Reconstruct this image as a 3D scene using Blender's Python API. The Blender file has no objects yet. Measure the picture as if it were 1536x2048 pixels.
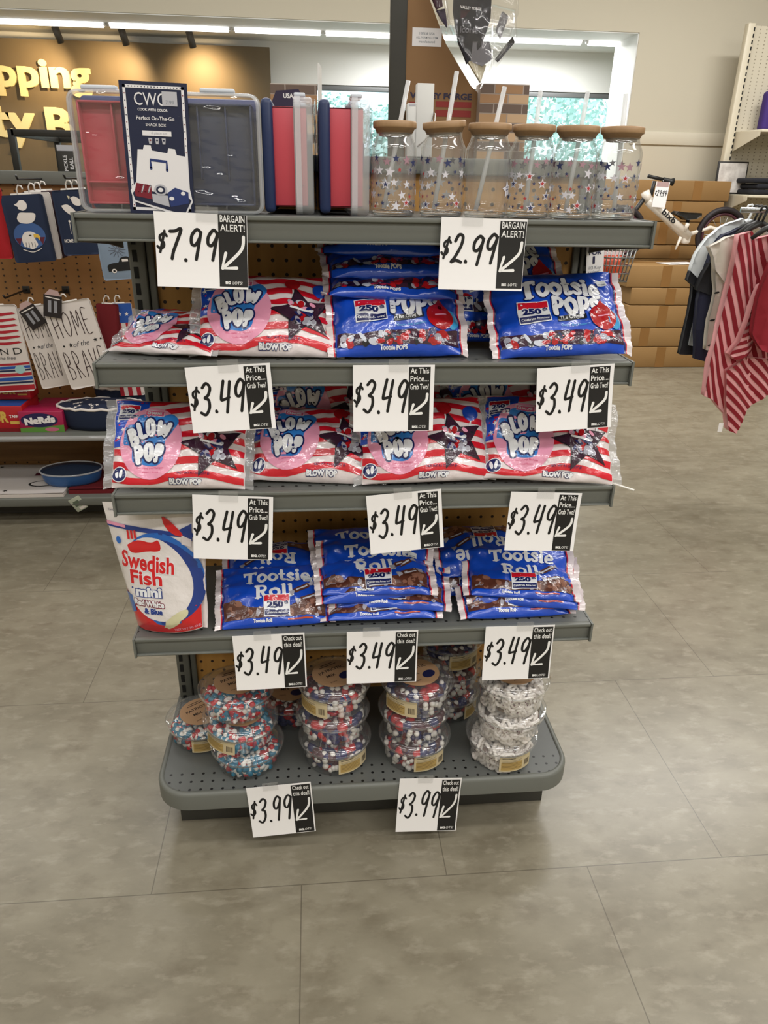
import bpy, bmesh, math, random
from mathutils import Vector, Matrix, noise
from mathutils.geometry import tessellate_polygon

random.seed(7)
PI = math.pi
scene = bpy.context.scene
COL = scene.collection

# ------------------------------------------------------------------ camera
CAM = Vector((-.0982, -1.2595, 1.375)); YAW, PITCH, ROLL, FPX = .0977, .4225, .0197, 1477.0
_f = Vector((math.sin(YAW)*math.cos(PITCH), math.cos(YAW)*math.cos(PITCH), -math.sin(PITCH)))
_r = Vector((math.cos(YAW), -math.sin(YAW), 0)); _u = _r.cross(_f)
RT = _r*math.cos(ROLL) + _u*math.sin(ROLL); UP = -_r*math.sin(ROLL) + _u*math.cos(ROLL)
cam_data = bpy.data.cameras.new('camera'); cam = bpy.data.objects.new('camera', cam_data); COL.objects.link(cam)
cam_data.sensor_fit = 'VERTICAL'; cam_data.sensor_height = 24.0; cam_data.lens = FPX/2048*24.0
cam_data.clip_start = .05; cam_data.clip_end = 200
cam.matrix_world = Matrix(((RT.x, UP.x, -_f.x, CAM.x), (RT.y, UP.y, -_f.y, CAM.y), (RT.z, UP.z, -_f.z, CAM.z), (0, 0, 0, 1)))
scene.camera = cam
def at(px, py, y=None, z=None):            # the point on a real plane (y or z) that shows at a pixel of the photograph
    d = _f + RT*((px-768)/FPX) + UP*((1024-py)/FPX)
    t = (y-CAM.y)/d.y if y is not None else (z-CAM.z)/d.z
    return CAM + d*t

# ------------------------------------------------------------------ colour management, world, lights
vs = scene.view_settings
vs.view_transform = 'Standard'; vs.look = 'None'; vs.gamma = 1.0; vs.use_curve_mapping = False
vs.exposure = 0.0
try:
    scene.cycles.transparent_max_bounces = 24; scene.cycles.max_bounces = 10; scene.cycles.caustics_reflective = False
    scene.cycles.caustics_refractive = False
except Exception: pass
world = bpy.data.worlds.new('daylight'); scene.world = world; world.use_nodes = True
bg = world.node_tree.nodes['Background']; bg.inputs[0].default_value = (.80, .93, 1.0, 1); bg.inputs[1].default_value = 2.6
def area(name, loc, sx, sy, watts, col=(1, .982, .96)):
    l = bpy.data.lights.new(name, 'AREA'); l.shape = 'RECTANGLE'; l.size = sx; l.size_y = sy; l.energy = watts; l.color = col
    o = bpy.data.objects.new(name, l); COL.objects.link(o); o.location = loc; return o
for _y, _w in ((-4.2, 36), (-2.4, 42), (-.7, 24), (1.2, 20), (3.4, 62)):
    for _x, _k in ((-3.2, .50), (-.2, .88), (2.8, 1.50)):
        area('ceiling_lamp', (_x, _y, 3.52), 2.4, .3, _w*_k)
area('vestibule_fill', (1.5, 6.34, 2.50), 2.0, .22, 62, (1, .985, .96))  # added fill with no fixture of its own, brightens the window wall

# ------------------------------------------------------------------ materials
def lin(h):
    if not isinstance(h, str): return tuple(h)
    h = h.lstrip('#'); c = [int(h[i:i+2], 16)/255 for i in (0, 2, 4)]
    return tuple(x/12.92 if x <= .04045 else ((x+.055)/1.055)**2.4 for x in c)
_mats = {}
def mat(name, col='#808080', rough=.5, metal=0, coat=0, bump=None, emit=None, spec=.5, vary=None):
    if name in _mats: return _mats[name]
    m = bpy.data.materials.new(name); m.use_nodes = True; nt = m.node_tree; p = nt.nodes['Principled BSDF']
    c = lin(col); p.inputs['Base Color'].default_value = (*c, 1); p.inputs['Roughness'].default_value = rough
    p.inputs['Metallic'].default_value = metal; p.inputs['Coat Weight'].default_value = coat; p.inputs['Coat Roughness'].default_value = .08
    p.inputs['Specular IOR Level'].default_value = spec
    if emit: p.inputs['Emission Color'].default_value = (*c, 1); p.inputs['Emission Strength'].default_value = emit
    if bump or vary:
        tc = nt.nodes.new('ShaderNodeTexCoord')
    if bump:
        n = nt.nodes.new('ShaderNodeTexNoise'); n.inputs['Scale'].default_value = bump[0]; n.inputs['Detail'].default_value = 3
        b = nt.nodes.new('ShaderNodeBump'); b.inputs['Strength'].default_value = bump[1]; b.inputs['Distance'].default_value = bump[2] if len(bump) > 2 else .002
        nt.links.new(tc.outputs['Object'], n.inputs['Vector']); nt.links.new(n.outputs['Fac'], b.inputs['Height'])
        nt.links.new(b.outputs['Normal'], p.inputs['Normal']); nt.links.new(b.outputs['Normal'], p.inputs['Coat Normal'])
    if vary:                                   # (scale, second colour, amount) : the stuff itself is mottled
        n = nt.nodes.new('ShaderNodeTexNoise'); n.inputs['Scale'].default_value = vary[0]; n.inputs['Detail'].default_value = 5
        x = nt.nodes.new('ShaderNodeMix'); x.data_type = 'RGBA'; x.inputs[6].default_value = (*c, 1); x.inputs[7].default_value = (*lin(vary[1]), 1)
        r = nt.nodes.new('ShaderNodeMapRange'); r.inputs[1].default_value = .35; r.inputs[2].default_value = .65; r.inputs[4].default_value = vary[2]
        mp = nt.nodes.new('ShaderNodeMapping'); mp.inputs['Scale'].default_value = vary[3] if len(vary) > 3 else (1, 1, 1)
        nt.links.new(tc.outputs['Object'], mp.inputs[0]); nt.links.new(mp.outputs[0], n.inputs['Vector'])
        nt.links.new(n.outputs['Fac'], r.inputs[0]); nt.links.new(r.outputs[0], x.inputs[0]); nt.links.new(x.outputs[2], p.inputs['Base Color'])
    _mats[name] = m; return m
def film(name, col, rough=.3, strength=.5, scale=55):   # glossy printed plastic, crinkled
    return mat(name, col, rough, coat=.8, bump=(scale, strength, .003))
def clear(name, tint=(1, 1, 1), milk=.05, rough=.06, bump=None, gloss=1.0):   # thin clear plastic or thin glass
    if name in _mats: return _mats[name]
    m = bpy.data.materials.new(name); m.use_nodes = True; nt = m.node_tree; nt.nodes.clear()
    out = nt.nodes.new('ShaderNodeOutputMaterial'); tr = nt.nodes.new('ShaderNodeBsdfTransparent'); tr.inputs[0].default_value = (*tint, 1)
    gl = nt.nodes.new('ShaderNodeBsdfGlossy'); gl.inputs['Roughness'].default_value = rough; gl.inputs[0].default_value = (1, 1, 1, 1)
    df = nt.nodes.new('ShaderNodeBsdfDiffuse'); df.inputs[0].default_value = (.85, .86, .87, 1)
    fr = nt.nodes.new('ShaderNodeLayerWeight'); fr.inputs[0].default_value = .5
    pw = nt.nodes.new('ShaderNodeMath'); pw.operation = 'POWER'; pw.inputs[1].default_value = 4.0; nt.links.new(fr.outputs['Facing'], pw.inputs[0])
    mu = nt.nodes.new('ShaderNodeMath'); mu.operation = 'MULTIPLY_ADD'; mu.inputs[1].default_value = .42*gloss; mu.inputs[2].default_value = .035*gloss; mu.use_clamp = True
    m1 = nt.nodes.new('ShaderNodeMixShader'); m1.inputs[0].default_value = milk; m2 = nt.nodes.new('ShaderNodeMixShader')
    nt.links.new(tr.outputs[0], m1.inputs[1]); nt.links.new(df.outputs[0], m1.inputs[2])
    nt.links.new(pw.outputs[0], mu.inputs[0]); nt.links.new(mu.outputs[0], m2.inputs[0])
    nt.links.new(m1.outputs[0], m2.inputs[1]); nt.links.new(gl.outputs[0], m2.inputs[2]); nt.links.new(m2.outputs[0], out.inputs[0])
    if bump:
        tc = nt.nodes.new('ShaderNodeTexCoord'); n = nt.nodes.new('ShaderNodeTexNoise'); n.inputs['Scale'].default_value = bump[0]; n.inputs['Detail'].default_value = 2
        b = nt.nodes.new('ShaderNodeBump'); b.inputs['Strength'].default_value = bump[1]; b.inputs['Distance'].default_value = .004
        mp = nt.nodes.new('ShaderNodeMapping'); mp.inputs['Scale'].default_value = bump[2] if len(bump) > 2 else (1, 1, 1)
        nt.links.new(tc.outputs['Object'], mp.inputs[0]); nt.links.new(mp.outputs[0], n.inputs['Vector']); nt.links.new(n.outputs['Fac'], b.inputs['Height'])
        nt.links.new(b.outputs['Normal'], gl.inputs['Normal']); nt.links.new(b.outputs['Normal'], fr.inputs['Normal'])
    _mats[name] = m; return m
def dots(name, col, hole, px, pz, r, axes='XZ', rough=.6, ox=0, oz=0, lim=None, grain=None):   # a board with a regular grid of holes
    if name in _mats: return _mats[name]
    m = mat(name, col, rough, vary=grain); nt = m.node_tree; p = nt.nodes['Principled BSDF']
    tc = nt.nodes.new('ShaderNodeTexCoord'); sx = nt.nodes.new('ShaderNodeSeparateXYZ'); nt.links.new(tc.outputs['Object'], sx.inputs[0])
    def mth(op, a, b=None):
        n = nt.nodes.new('ShaderNodeMath'); n.operation = op
        for i, v in enumerate((a, b)):
            if v is None: continue
            if isinstance(v, (int, float)): n.inputs[i].default_value = v
            else: nt.links.new(v, n.inputs[i])
        return n.outputs[0]
    def cell(sock, per, off): return mth('MULTIPLY', mth('SUBTRACT', mth('FRACT', mth('ADD', mth('DIVIDE', sock, per), off/per+64)), .5), per)
    a = cell(sx.outputs[axes[0]], px, ox); b = cell(sx.outputs[axes[1]], pz, oz)
    d = mth('SQRT', mth('ADD', mth('MULTIPLY', a, a), mth('MULTIPLY', b, b)))
    k = mth('LESS_THAN', d, r)
    if lim: k = mth('MULTIPLY', k, mth('LESS_THAN', sx.outputs[lim[0]], lim[1]))
    x = nt.nodes.new('ShaderNodeMix'); x.data_type = 'RGBA'; nt.links.new(k, x.inputs[0]); x.inputs[7].default_value = (*lin(hole), 1)
    src = p.inputs['Base Color'].links[0].from_socket if p.inputs['Base Color'].links else None
    if src: nt.links.new(src, x.inputs[6])
    else: x.inputs[6].default_value = (*lin(col), 1)
    nt.links.new(x.outputs[2], p.inputs['Base Color']); return m

# ------------------------------------------------------------------ mesh helpers
class MB:
    def __init__(s): s.V = []; s.F = []; s.M = []; s.S = []; s.mats = []
    def add(s, V, F, m, smooth=False, T=None):
        if m not in s.mats: s.mats.append(m)
        k = s.mats.index(m); b = len(s.V)
        s.V += [tuple(T @ Vector(v)) for v in V] if T is not None else [tuple(v) for v in V]
        for f in F: s.F.append(tuple(i+b for i in f)); s.M.append(k); s.S.append(smooth)
        return s
    def box(s, c, d, m, r=0, seg=2, T=None):
        V, F = bevbox(*d, r, seg); M = Matrix.Translation(c)
        return s.add(V, F, m, r > 0, (T @ M) if T is not None else M)
    def lathe(s, prof, m, n=32, T=None, smooth=True):
        V = []; F = []; k = len(prof)
        for i in range(n):
            a = 2*PI*i/n; V += [(r*math.cos(a), r*math.sin(a), z) for r, z in prof]
        for i in range(n):
            j = (i+1) % n
            for q in range(k-1): F.append((i*k+q, j*k+q, j*k+q+1, i*k+q+1))
        return s.add(V, F, m, smooth, T)
    def tube(s, pts, r, m, n=8, T=None, closed=False):
        pts = [Vector(p) for p in pts]; V = []; F = []; N = len(pts); rr = r if isinstance(r, (list, tuple)) else [r]*N
        nrm = None
        for i, p in enumerate(pts):
            if closed: t = (pts[(i+1) % N]-pts[i-1])
            else: t = pts[min(i+1, N-1)]-pts[max(i-1, 0)]
            t.normalize()
            if nrm is None: nrm = t.orthogonal().normalized()
            nrm = (nrm - t*nrm.dot(t)).normalized(); b = t.cross(nrm)
            for k in range(n):
                a = 2*PI*k/n; V.append(p + (nrm*math.cos(a)+b*math.sin(a))*rr[i])
        for i in range(N if closed else N-1):
            j = (i+1) % N
            for k in range(n): F.append((i*n+k, i*n+(k+1) % n, j*n+(k+1) % n, j*n+k))
        if not closed: F.append(tuple(range(n-1, -1, -1))); F.append(tuple((N-1)*n+k for k in range(n)))
        return s.add(V, F, m, True, T)
    def prism(s, poly, y0, y1, m, T=None):        # polygon in x,z given thickness along y
        n = len(poly); tri = tessellate_polygon([[Vector((x, z, 0)) for x, z in poly]])
        V = [(x, y0, z) for x, z in poly] + [(x, y1, z) for x, z in poly]
        F = [tuple(t) for t in tri] + [tuple(i+n for i in t) for t in tri] + [(i, (i+1) % n, (i+1) % n+n, i+n) for i in range(n)]
        return s.add(V, F, m, False, T)
    def build(s, name, parent=None, fixn=False):
        me = bpy.data.meshes.new(name); me.from_pydata(s.V, [], s.F)
        for m in s.mats: me.materials.append(m)
        me.polygons.foreach_set('material_index', s.M); me.polygons.foreach_set('use_smooth', s.S); me.update()
        if fixn:
            bm = bmesh.new(); bm.from_mesh(me); bmesh.ops.recalc_face_normals(bm, faces=bm.faces); bm.to_mesh(me); bm.free()
        o = bpy.data.objects.new(name, me); COL.objects.link(o)
        if parent is not None: o.parent = parent
        return o
_bb = {}
def bevbox(sx, sy, sz, r, seg):
    k = (round(sx, 5), round(sy, 5), round(sz, 5), r, seg)
    if k in _bb: return _bb[k]
    bm = bmesh.new(); bmesh.ops.create_cube(bm, size=1); bmesh.ops.scale(bm, vec=(sx, sy, sz), verts=bm.verts)
    if r > 0: bmesh.ops.bevel(bm, geom=list(bm.edges), offset=min(r, .49*min(sx, sy, sz)), segments=seg, profile=.5, affect='EDGES')
    bm.verts.index_update(); res = ([tuple(v.co) for v in bm.verts], [tuple(v.index for v in f.verts) for f in bm.faces]); bm.free()
    _bb[k] = res; return res
def ico(sub):
    bm = bmesh.new(); bmesh.ops.create_icosphere(bm, subdivisions=sub, radius=1); bm.verts.index_update()
    r = ([tuple(v.co) for v in bm.verts], [tuple(v.index for v in f.verts) for f in bm.faces]); bm.free(); return r
ICO1, ICO2, ICO3 = ico(1), ico(2), ico(3)
def TR(x=0, y=0, z=0, rx=0, ry=0, rz=0, s=1):
    return Matrix.Translation((x, y, z)) @ Matrix.Rotation(rz, 4, 'Z') @ Matrix.Rotation(ry, 4, 'Y') @ Matrix.Rotation(rx, 4, 'X') @ Matrix.Scale(s, 4)
def tag(o, label, cat, group=None, kind=None):
    o['label'] = label; o['category'] = cat
    if group: o['group'] = group
    if kind: o['kind'] = kind
    return o
def thing(name, label, cat, loc=(0, 0, 0), rot=(0, 0, 0), group=None):
    o = bpy.data.objects.new(name, None); COL.objects.link(o); o.location = loc; o.rotation_euler = rot; o.empty_display_size = .05
    return tag(o, label, cat, group)
def struct(mb, name, label, cat='room'):
    o = mb.build(name); return tag(o, label, cat, None, 'structure')
def copy_thing(src, loc=None, rot=None, label=None, scale=None):
    r = src.copy(); COL.objects.link(r)
    for ch in src.children:
        c = ch.copy(); COL.objects.link(c); c.parent = r
        for g in ch.children:
            d = g.copy(); COL.objects.link(d); d.parent = c
    if loc is not None: r.location = loc
    if rot is not None: r.rotation_euler = rot
    if scale is not None: r.scale = (scale,)*3
    if label: r['label'] = label
    return r
def rest(root, z):                                # set a thing down so that its lowest point lies at height z
    R = root.rotation_euler.to_matrix().to_4x4() @ Matrix.Diagonal((*root.scale, 1)); lo = 1e9
    def walk(o, M):
        nonlocal lo
        for ch in o.children:
            m = M @ ch.matrix_basis
            if ch.type == 'MESH':
                for v in ch.data.vertices: lo = min(lo, (m @ v.co).z)
            walk(ch, m)
    walk(root, R); root.location.z = z - lo

# ------------------------------------------------------------------ flat artwork that is laid onto real surfaces
_tx = {}
def text_mesh(body, bold=0, space=1.0):
    k = (body, bold, space)
    if k in _tx: return _tx[k]
    c = bpy.data.curves.new('t', 'FONT'); c.body = body; c.offset = bold; c.resolution_u = 3; c.align_x = 'CENTER'; c.align_y = 'CENTER'; c.space_character = space
    o = bpy.data.objects.new('t', c); me = o.to_mesh()
    V = [(v.co.x, v.co.y) for v in me.vertices]; F = [tuple(p.vertices) for p in me.polygons]
    o.to_mesh_clear(); bpy.data.objects.remove(o); bpy.data.curves.remove(c)
    if V:
        x0 = min(v[0] for v in V); x1 = max(v[0] for v in V); y0 = min(v[1] for v in V); y1 = max(v[1] for v in V)
        V = [(x-(x0+x1)/2, y-(y0+y1)/2) for x, y in V]; r = (V, F, x1-x0, y1-y0)
    else: r = ([], [], 1, 1)
    _tx[k] = r; return r
def smooth_line(pts, n=6):
    P = [Vector(p).to_3d() if len(p) == 3 else Vector((p[0], p[1], 0)) for p in pts]
    if len(P) < 3: return [(p.x, p.y) for p in P]
    out = []
    for i in range(len(P)-1):
        a, b, c, d = P[max(i-1, 0)], P[i], P[i+1], P[min(i+2, len(P)-1)]
        for k in range(n):
            t = k/n; q = .5*((2*b)+(c-a)*t+(2*a-5*b+4*c-d)*t*t+(3*b-a-3*c+d)*t**3); out.append((q.x, q.y))
    out.append((P[-1].x, P[-1].y)); return out
class Art:
    def __init__(s): s.it = []
    def raw(s, V, F, m, l): s.it.append((V, F, m, l)); return s
    def poly(s, pts, m, l):
        tri = tessellate_polygon([[Vector((x, y, 0)) for x, y in pts]]); return s.raw([tuple(p) for p in pts], [tuple(t) for t in tri], m, l)
    def rect(s, x0, y0, x1, y1, m, l): return s.raw([(x0, y0), (x1, y0), (x1, y1), (x0, y1)], [(0, 1, 2, 3)], m, l)
    def ell(s, x, y, rx, ry, m, l, n=28, rot=0):
        c, q = math.cos(rot), math.sin(rot); V = []
        for i in range(n):
            a = 2*PI*i/n; ex, ey = rx*math.cos(a), ry*math.sin(a); V.append((x+ex*c-ey*q, y+ex*q+ey*c))
        return s.raw(V, [tuple(range(n))], m, l)
    def star(s, x, y, r, m, l, rot=0, k=.40):
        V = [(x+(r if i % 2 == 0 else r*k)*math.cos(PI/2+rot+i*PI/5), y+(r if i % 2 == 0 else r*k)*math.sin(PI/2+rot+i*PI/5)) for i in range(10)]
        return s.poly(V, m, l)
    def line(s, pts, w, m, l, sm=True, n=6):
        P = smooth_line(pts, n) if sm else [tuple(p) for p in pts]; V = []; F = []
        for i, (x, y) in enumerate(P):
            a = P[max(i-1, 0)]; b = P[min(i+1, len(P)-1)]; dx, dy = b[0]-a[0], b[1]-a[1]; L = math.hypot(dx, dy) or 1
            ww = w(i/(len(P)-1)) if callable(w) else w
            V += [(x-dy/L*ww/2, y+dx/L*ww/2), (x+dy/L*ww/2, y-dx/L*ww/2)]
        for i in range(len(P)-1): F.append((2*i, 2*i+1, 2*i+3, 2*i+2))
        s.raw(V, F, m, l)
        if not callable(w):
            for e in (P[0], P[-1]): s.ell(e[0], e[1], w/2, w/2, m, l, 10)
        return s
    def text(s, body, x, y, h=None, w=None, m=None, l=1, bold=0, shear=0, rot=0, outline=None, ol=.05, arc=0, space=1.0):
        V, F, W, H = text_mesh(body, bold, space); c, q = math.cos(rot), math.sin(rot)
        ky = (h/H) if h else (w/W); kx = (w/W) if w else ky
        def put(V): 
            out = []
            for vx, vy in V:
                ax = vx*kx + shear*vy*ky; ay = vy*ky + arc*(1-(2*vx/W)**2)*1.0
                out.append((x+ax*c-ay*q, y+ax*q+ay*c))
            return out
        if outline is not None:
            Vo, Fo, Wo, Ho = text_mesh(body, bold+ol, space); s.raw(put(Vo), Fo, outline, l-1)
        return s.raw(put(V), F, m, l)
    def conform(s, g):                            # cut along a fine grid so that it can follow a curved surface
        bm = bmesh.new(); key = []
        for k, (V, F, m, l) in enumerate(s.it):
            vs_ = [bm.verts.new((x, y, 0)) for x, y in V]; key.append((m, l))
            for f in F:
                try: fc = bm.faces.new([vs_[i] for i in f]); fc.material_index = k
                except ValueError: pass
        if not bm.faces: bm.free(); s.cut = []; return s
        xs = [v.co.x for v in bm.verts]; ys = [v.co.y for v in bm.verts]
        for ax, lo, hi in ((0, min(xs), max(xs)), (1, min(ys), max(ys))):
            t = math.floor(lo/g)*g+g
            while t < hi:
                co = (t, 0, 0) if ax == 0 else (0, t, 0); no = (1, 0, 0) if ax == 0 else (0, 1, 0)
                bmesh.ops.bisect_plane(bm, geom=bm.verts[:]+bm.edges[:]+bm.faces[:], plane_co=co, plane_no=no, dist=1e-7)
                t += g
        big = [f for f in bm.faces if len(f.verts) > 4]
        if big: bmesh.ops.triangulate(bm, faces=big)
        per = {}
        for f in bm.faces:
            d = per.setdefault(f.material_index, ({}, [], [])); ids = []
            for v in f.verts:
                if v not in d[0]: d[0][v] = len(d[1]); d[1].append((v.co.x, v.co.y))
                ids.append(d[0][v])
            d[2].append(tuple(ids))
        s.cut = [(per[k][1], per[k][2], key[k][0], key[k][1]) for k in sorted(per)]
        bm.free(); return s
    def lay(s, mb, fn, smooth=True, only=None):
        for V, F, m, l in (s.cut if hasattr(s, 'cut') else s.it): mb.add([fn(x, y, l) for x, y in V], F, m, smooth)
        return mb
EPS = .00028
def flat(cx=0, cz=0, y=0, eps=EPS): return lambda x, z, l: (cx+x, y-eps*l, cz+z)
def quad_on(TL, TR_, BR, BL, y):                   # a rectangle standing on the plane y whose corners show at these pixels
    a, b, c, d = [at(*p, y=y) for p in (TL, TR_, BR, BL)]
    w = ((b-a).length+(c-d).length)/2; h = ((a-d).length+(b-c).length)/2; cen = (a+b+c+d)/4
    e = (b-a)+(c-d); ang = -math.atan2(e.z, e.x); return cen, w, h, ang
def sheet(mb, poly, fn, T, m, g=.02, back=None):   # a closed soft sheet: outline in x,z, front surface fn(x,z)->y, thickness T(x,z)
    bm = bmesh.new(); vs_ = [bm.verts.new((x, z, 0)) for x, z in poly]; bm.faces.new(vs_)
    bmesh.ops.triangulate(bm, faces=bm.faces[:])
    for ax in (0, 1):
        lo = min(v.co[ax] for v in bm.verts); hi = max(v.co[ax] for v in bm.verts); t = math.floor(lo/g)*g+g
        while t < hi:
            bmesh.ops.bisect_plane(bm, geom=bm.verts[:]+bm.edges[:]+bm.faces[:], plane_co=(t, 0, 0) if ax == 0 else (0, t, 0), plane_no=(1, 0, 0) if ax == 0 else (0, 1, 0), dist=1e-7)
            t += g
    bmesh.ops.triangulate(bm, faces=[f for f in bm.faces if len(f.verts) > 4]); bm.verts.index_update(); n = len(bm.verts)
    V = [(v.co.x, fn(v.co.x, v.co.y), v.co.y) for v in bm.verts]
    V += [(v.co.x, fn(v.co.x, v.co.y)+T(v.co.x, v.co.y), v.co.y) for v in bm.verts]
    F = [tuple(v.index for v in f.verts) for f in bm.faces]; F += [tuple(i+n for i in reversed(f)) for f in F]
    F += [(e.verts[0].index, e.verts[1].index, e.verts[1].index+n, e.verts[0].index+n) for e in bm.edges if e.is_boundary]
    bm.free(); mb.add(V, F, m, True); return mb
def nz(x, y, z=0): return noise.noise(Vector((x, y, z)))
# ------------------------------------------------------------------ the room
def floor_mat():
    m = mat('vinyl_floor', '#8d8677', .30, bump=(40, .04, .001)); nt = m.node_tree; p = nt.nodes['Principled BSDF']
    tc = nt.nodes.new('ShaderNodeTexCoord')
    def nzn(scale, detail, stretch, lo, hi):
        mp = nt.nodes.new('ShaderNodeMapping'); mp.inputs['Scale'].default_value = stretch; mp.inputs['Rotation'].default_value = (0, 0, .12); nt.links.new(tc.outputs['Object'], mp.inputs[0])
        n = nt.nodes.new('ShaderNodeTexNoise'); n.inputs['Scale'].default_value = scale; n.inputs['Detail'].default_value = detail; n.inputs['Roughness'].default_value = .62
        nt.links.new(mp.outputs[0], n.inputs['Vector']); r = nt.nodes.new('ShaderNodeMapRange'); r.inputs[1].default_value = lo; r.inputs[2].default_value = hi
        nt.links.new(n.outputs['Fac'], r.inputs[0]); return r.outputs[0]
    def mix(f, a, b):
        x = nt.nodes.new('ShaderNodeMix'); x.data_type = 'RGBA'
        if isinstance(f, float): x.inputs[0].default_value = f
        else: nt.links.new(f, x.inputs[0])
        for i, v in ((6, a), (7, b)):
            if isinstance(v, str): x.inputs[i].default_value = (*lin(v), 1)
            else: nt.links.new(v, x.inputs[i])
        return x.outputs[2]
    c = mix(nzn(4.5, 8, (1, 1.8, 1), .36, .66), '#8d8674', '#7a7362')
    c = mix(nzn(13, 10, (.8, 1.3, 1), .50, .78), c, '#6f6655')
    c = mix(nzn(24, 8, (.7, 1.5, 1), .53, .74), c, '#989180')
    b = nt.nodes.new('ShaderNodeTexBrick'); mp = nt.nodes.new('ShaderNodeMapping'); mp.inputs['Location'].default_value = (.463+.627*8.5, .139+.645*8, 0)
    nt.links.new(tc.outputs['Object'], mp.inputs[0]); nt.links.new(mp.outputs[0], b.inputs['Vector'])
    b.offset = .5; b.inputs['Scale'].default_value = 1; b.inputs['Mortar Size'].default_value = .0012; b.inputs['Mortar Smooth'].default_value = .1
    b.inputs['Brick Width'].default_value = .627; b.inputs['Row Height'].default_value = .645
    seam = nt.nodes.new('ShaderNodeMath'); seam.operation = 'MULTIPLY'; seam.inputs[1].default_value = .62; nt.links.new(b.outputs['Fac'], seam.inputs[0])
    c = mix(seam.outputs[0], c, '#4a4338'); nt.links.new(c, p.inputs['Base Color']); return m
M_FLOOR = floor_mat()
M_BEIGE = mat('beige_wall_paint', '#cbc4b1', .7, bump=(60, .05)); M_WHITE = mat('white_wall_paint', '#e4e6e4', .7)
M_CEIL = mat('ceiling_tile', '#e6e6e2', .85); M_TRIM = mat('beige_trim', '#d0c9b6', .55)
M_DARK = mat('dark_frame_metal', '#2b2a27', .45); M_GREYF = mat('grey_frame_metal', '#6f7274', .4)
X0, X1, Y0, YW, ZC = -5.2, 6.6, -6.0, 5.6, 3.6
HZ, JX, YV, ZV = 2.505, 2.585, 6.98, 2.55
struct(MB().add([(X0, Y0, 0), (X1, Y0, 0), (X1, YV+.1, 0), (X0, YV+.1, 0)], [(0, 1, 2, 3)], M_FLOOR), 'floor', 'mottled beige grey vinyl tile floor of the shop', 'floor')
struct(MB().box(((X0+X1)/2, (Y0+YW)/2, ZC+.05), (X1-X0+.2, YW-Y0+.2, .1), M_CEIL), 'ceiling', 'white ceiling above the sales floor', 'ceiling')
struct(MB().box((X0-.05, (Y0+YV)/2, ZC/2), (.1, YV-Y0, ZC), M_BEIGE), 'wall_left', 'side wall of the shop far to one side', 'wall')
struct(MB().box((X1+.05, (Y0+YV)/2, ZC/2), (.1, YV-Y0, ZC), M_BEIGE), 'wall_right', 'side wall of the shop beyond the clothes', 'wall')
struct(MB().box(((X0+X1)/2, Y0-.05, ZC/2), (X1-X0+.2, .1, ZC), M_BEIGE), 'wall_front', 'shop wall behind the viewer', 'wall')
wb = MB(); T5 = .5
wb.box(((JX+X1)/2, YW+T5/2, ZC/2), (X1-JX, T5, ZC), M_BEIGE); wb.box(((X0+JX)/2, YW+T5/2, (HZ+ZC)/2), (JX-X0, T5, ZC-HZ), M_BEIGE)
struct(wb, 'wall_back', 'beige wall with a wide opening into the entrance area', 'wall')
jm = MB(); jm.box((JX-.004, YW+T5/2+.004, HZ/2), (.008, T5-.004, HZ), M_WHITE); jm.box(((X0+JX)/2, YW+T5/2+.004, HZ-.004), (JX-X0, T5-.004, .008), M_WHITE)
struct(jm, 'trim_1', 'white lining of the wide wall opening', 'trim')
tz = at(1370, 278, y=YW).z
struct(MB().box(((JX+X1)/2+.02, YW-.008, tz), (X1-JX-.04, .016, .10), M_TRIM, .004), 'trim_2', 'flat beige rail running along the wall above the cartons', 'trim')
struct(MB().box(((X0+X1)/2, YW+T5+.6, ZV+.05), (X1-X0, 1.3, .1), dots('grid_ceiling', '#e9eae6', '#b9bab6', .9, 50, .006, 'XY', .85)), 'ceiling_2', 'white tiled ceiling of the entrance area', 'ceiling')
wx0, wx1, wz0, wz1 = -.12, JX+.75, .25, at(1100, 183, y=YV).z
wf = MB()
wf.box(((X0+wx0)/2, YV+.06, ZV/2), (wx0-X0, .12, ZV), M_WHITE); wf.box(((wx1+X1)/2, YV+.06, ZV/2), (X1-wx1, .12, ZV), M_WHITE)
wf.box(((wx0+wx1)/2, YV+.06, (wz1+ZV)/2), (wx1-wx0, .12, ZV-wz1), M_WHITE); wf.box(((wx0+wx1)/2, YV+.06, wz0/2), (wx1-wx0, .12, wz0), M_WHITE)
struct(wf, 'wall_entrance', 'white wall with shop windows behind the opening', 'wall')
M_PANE = clear('window_glass', (.90, .97, .98), .02, .02)
xs = [wx0, at(800, 230, y=YV).x, at(1020, 230, y=YV).x, at(1227, 230, y=YV).x, wx1]
for i in range(4):
    a, b = xs[i], xs[i+1]; fr = MB(); w = .045
    for c, d in (((a+w/2, YV+.05, (wz0+wz1)/2), (w, .07, wz1-wz0)), ((b-w/2, YV+.05, (wz0+wz1)/2), (w, .07, wz1-wz0)), (((a+b)/2, YV+.05, wz1-w/2), (b-a-2*w, .07, w)), (((a+b)/2, YV+.05, wz0+w/2), (b-a-2*w, .07, w))):
        fr.box(c, d, M_GREYF, .004)
    f = struct(fr, 'window_%d' % (i+1), ['grey framed shop window behind the stacked snack boxes', 'grey framed shop window behind the flag display', 'grey framed shop window behind the glass tumblers', 'narrow grey framed shop window next to the white jamb'][i], 'window')
    MB().add([(a+w, YV+.05, wz0+w), (b-w, YV+.05, wz0+w), (b-w, YV+.05, wz1-w), (a+w, YV+.05, wz1-w)], [(0, 1, 2, 3)], M_PANE).build('pane', f)
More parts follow.
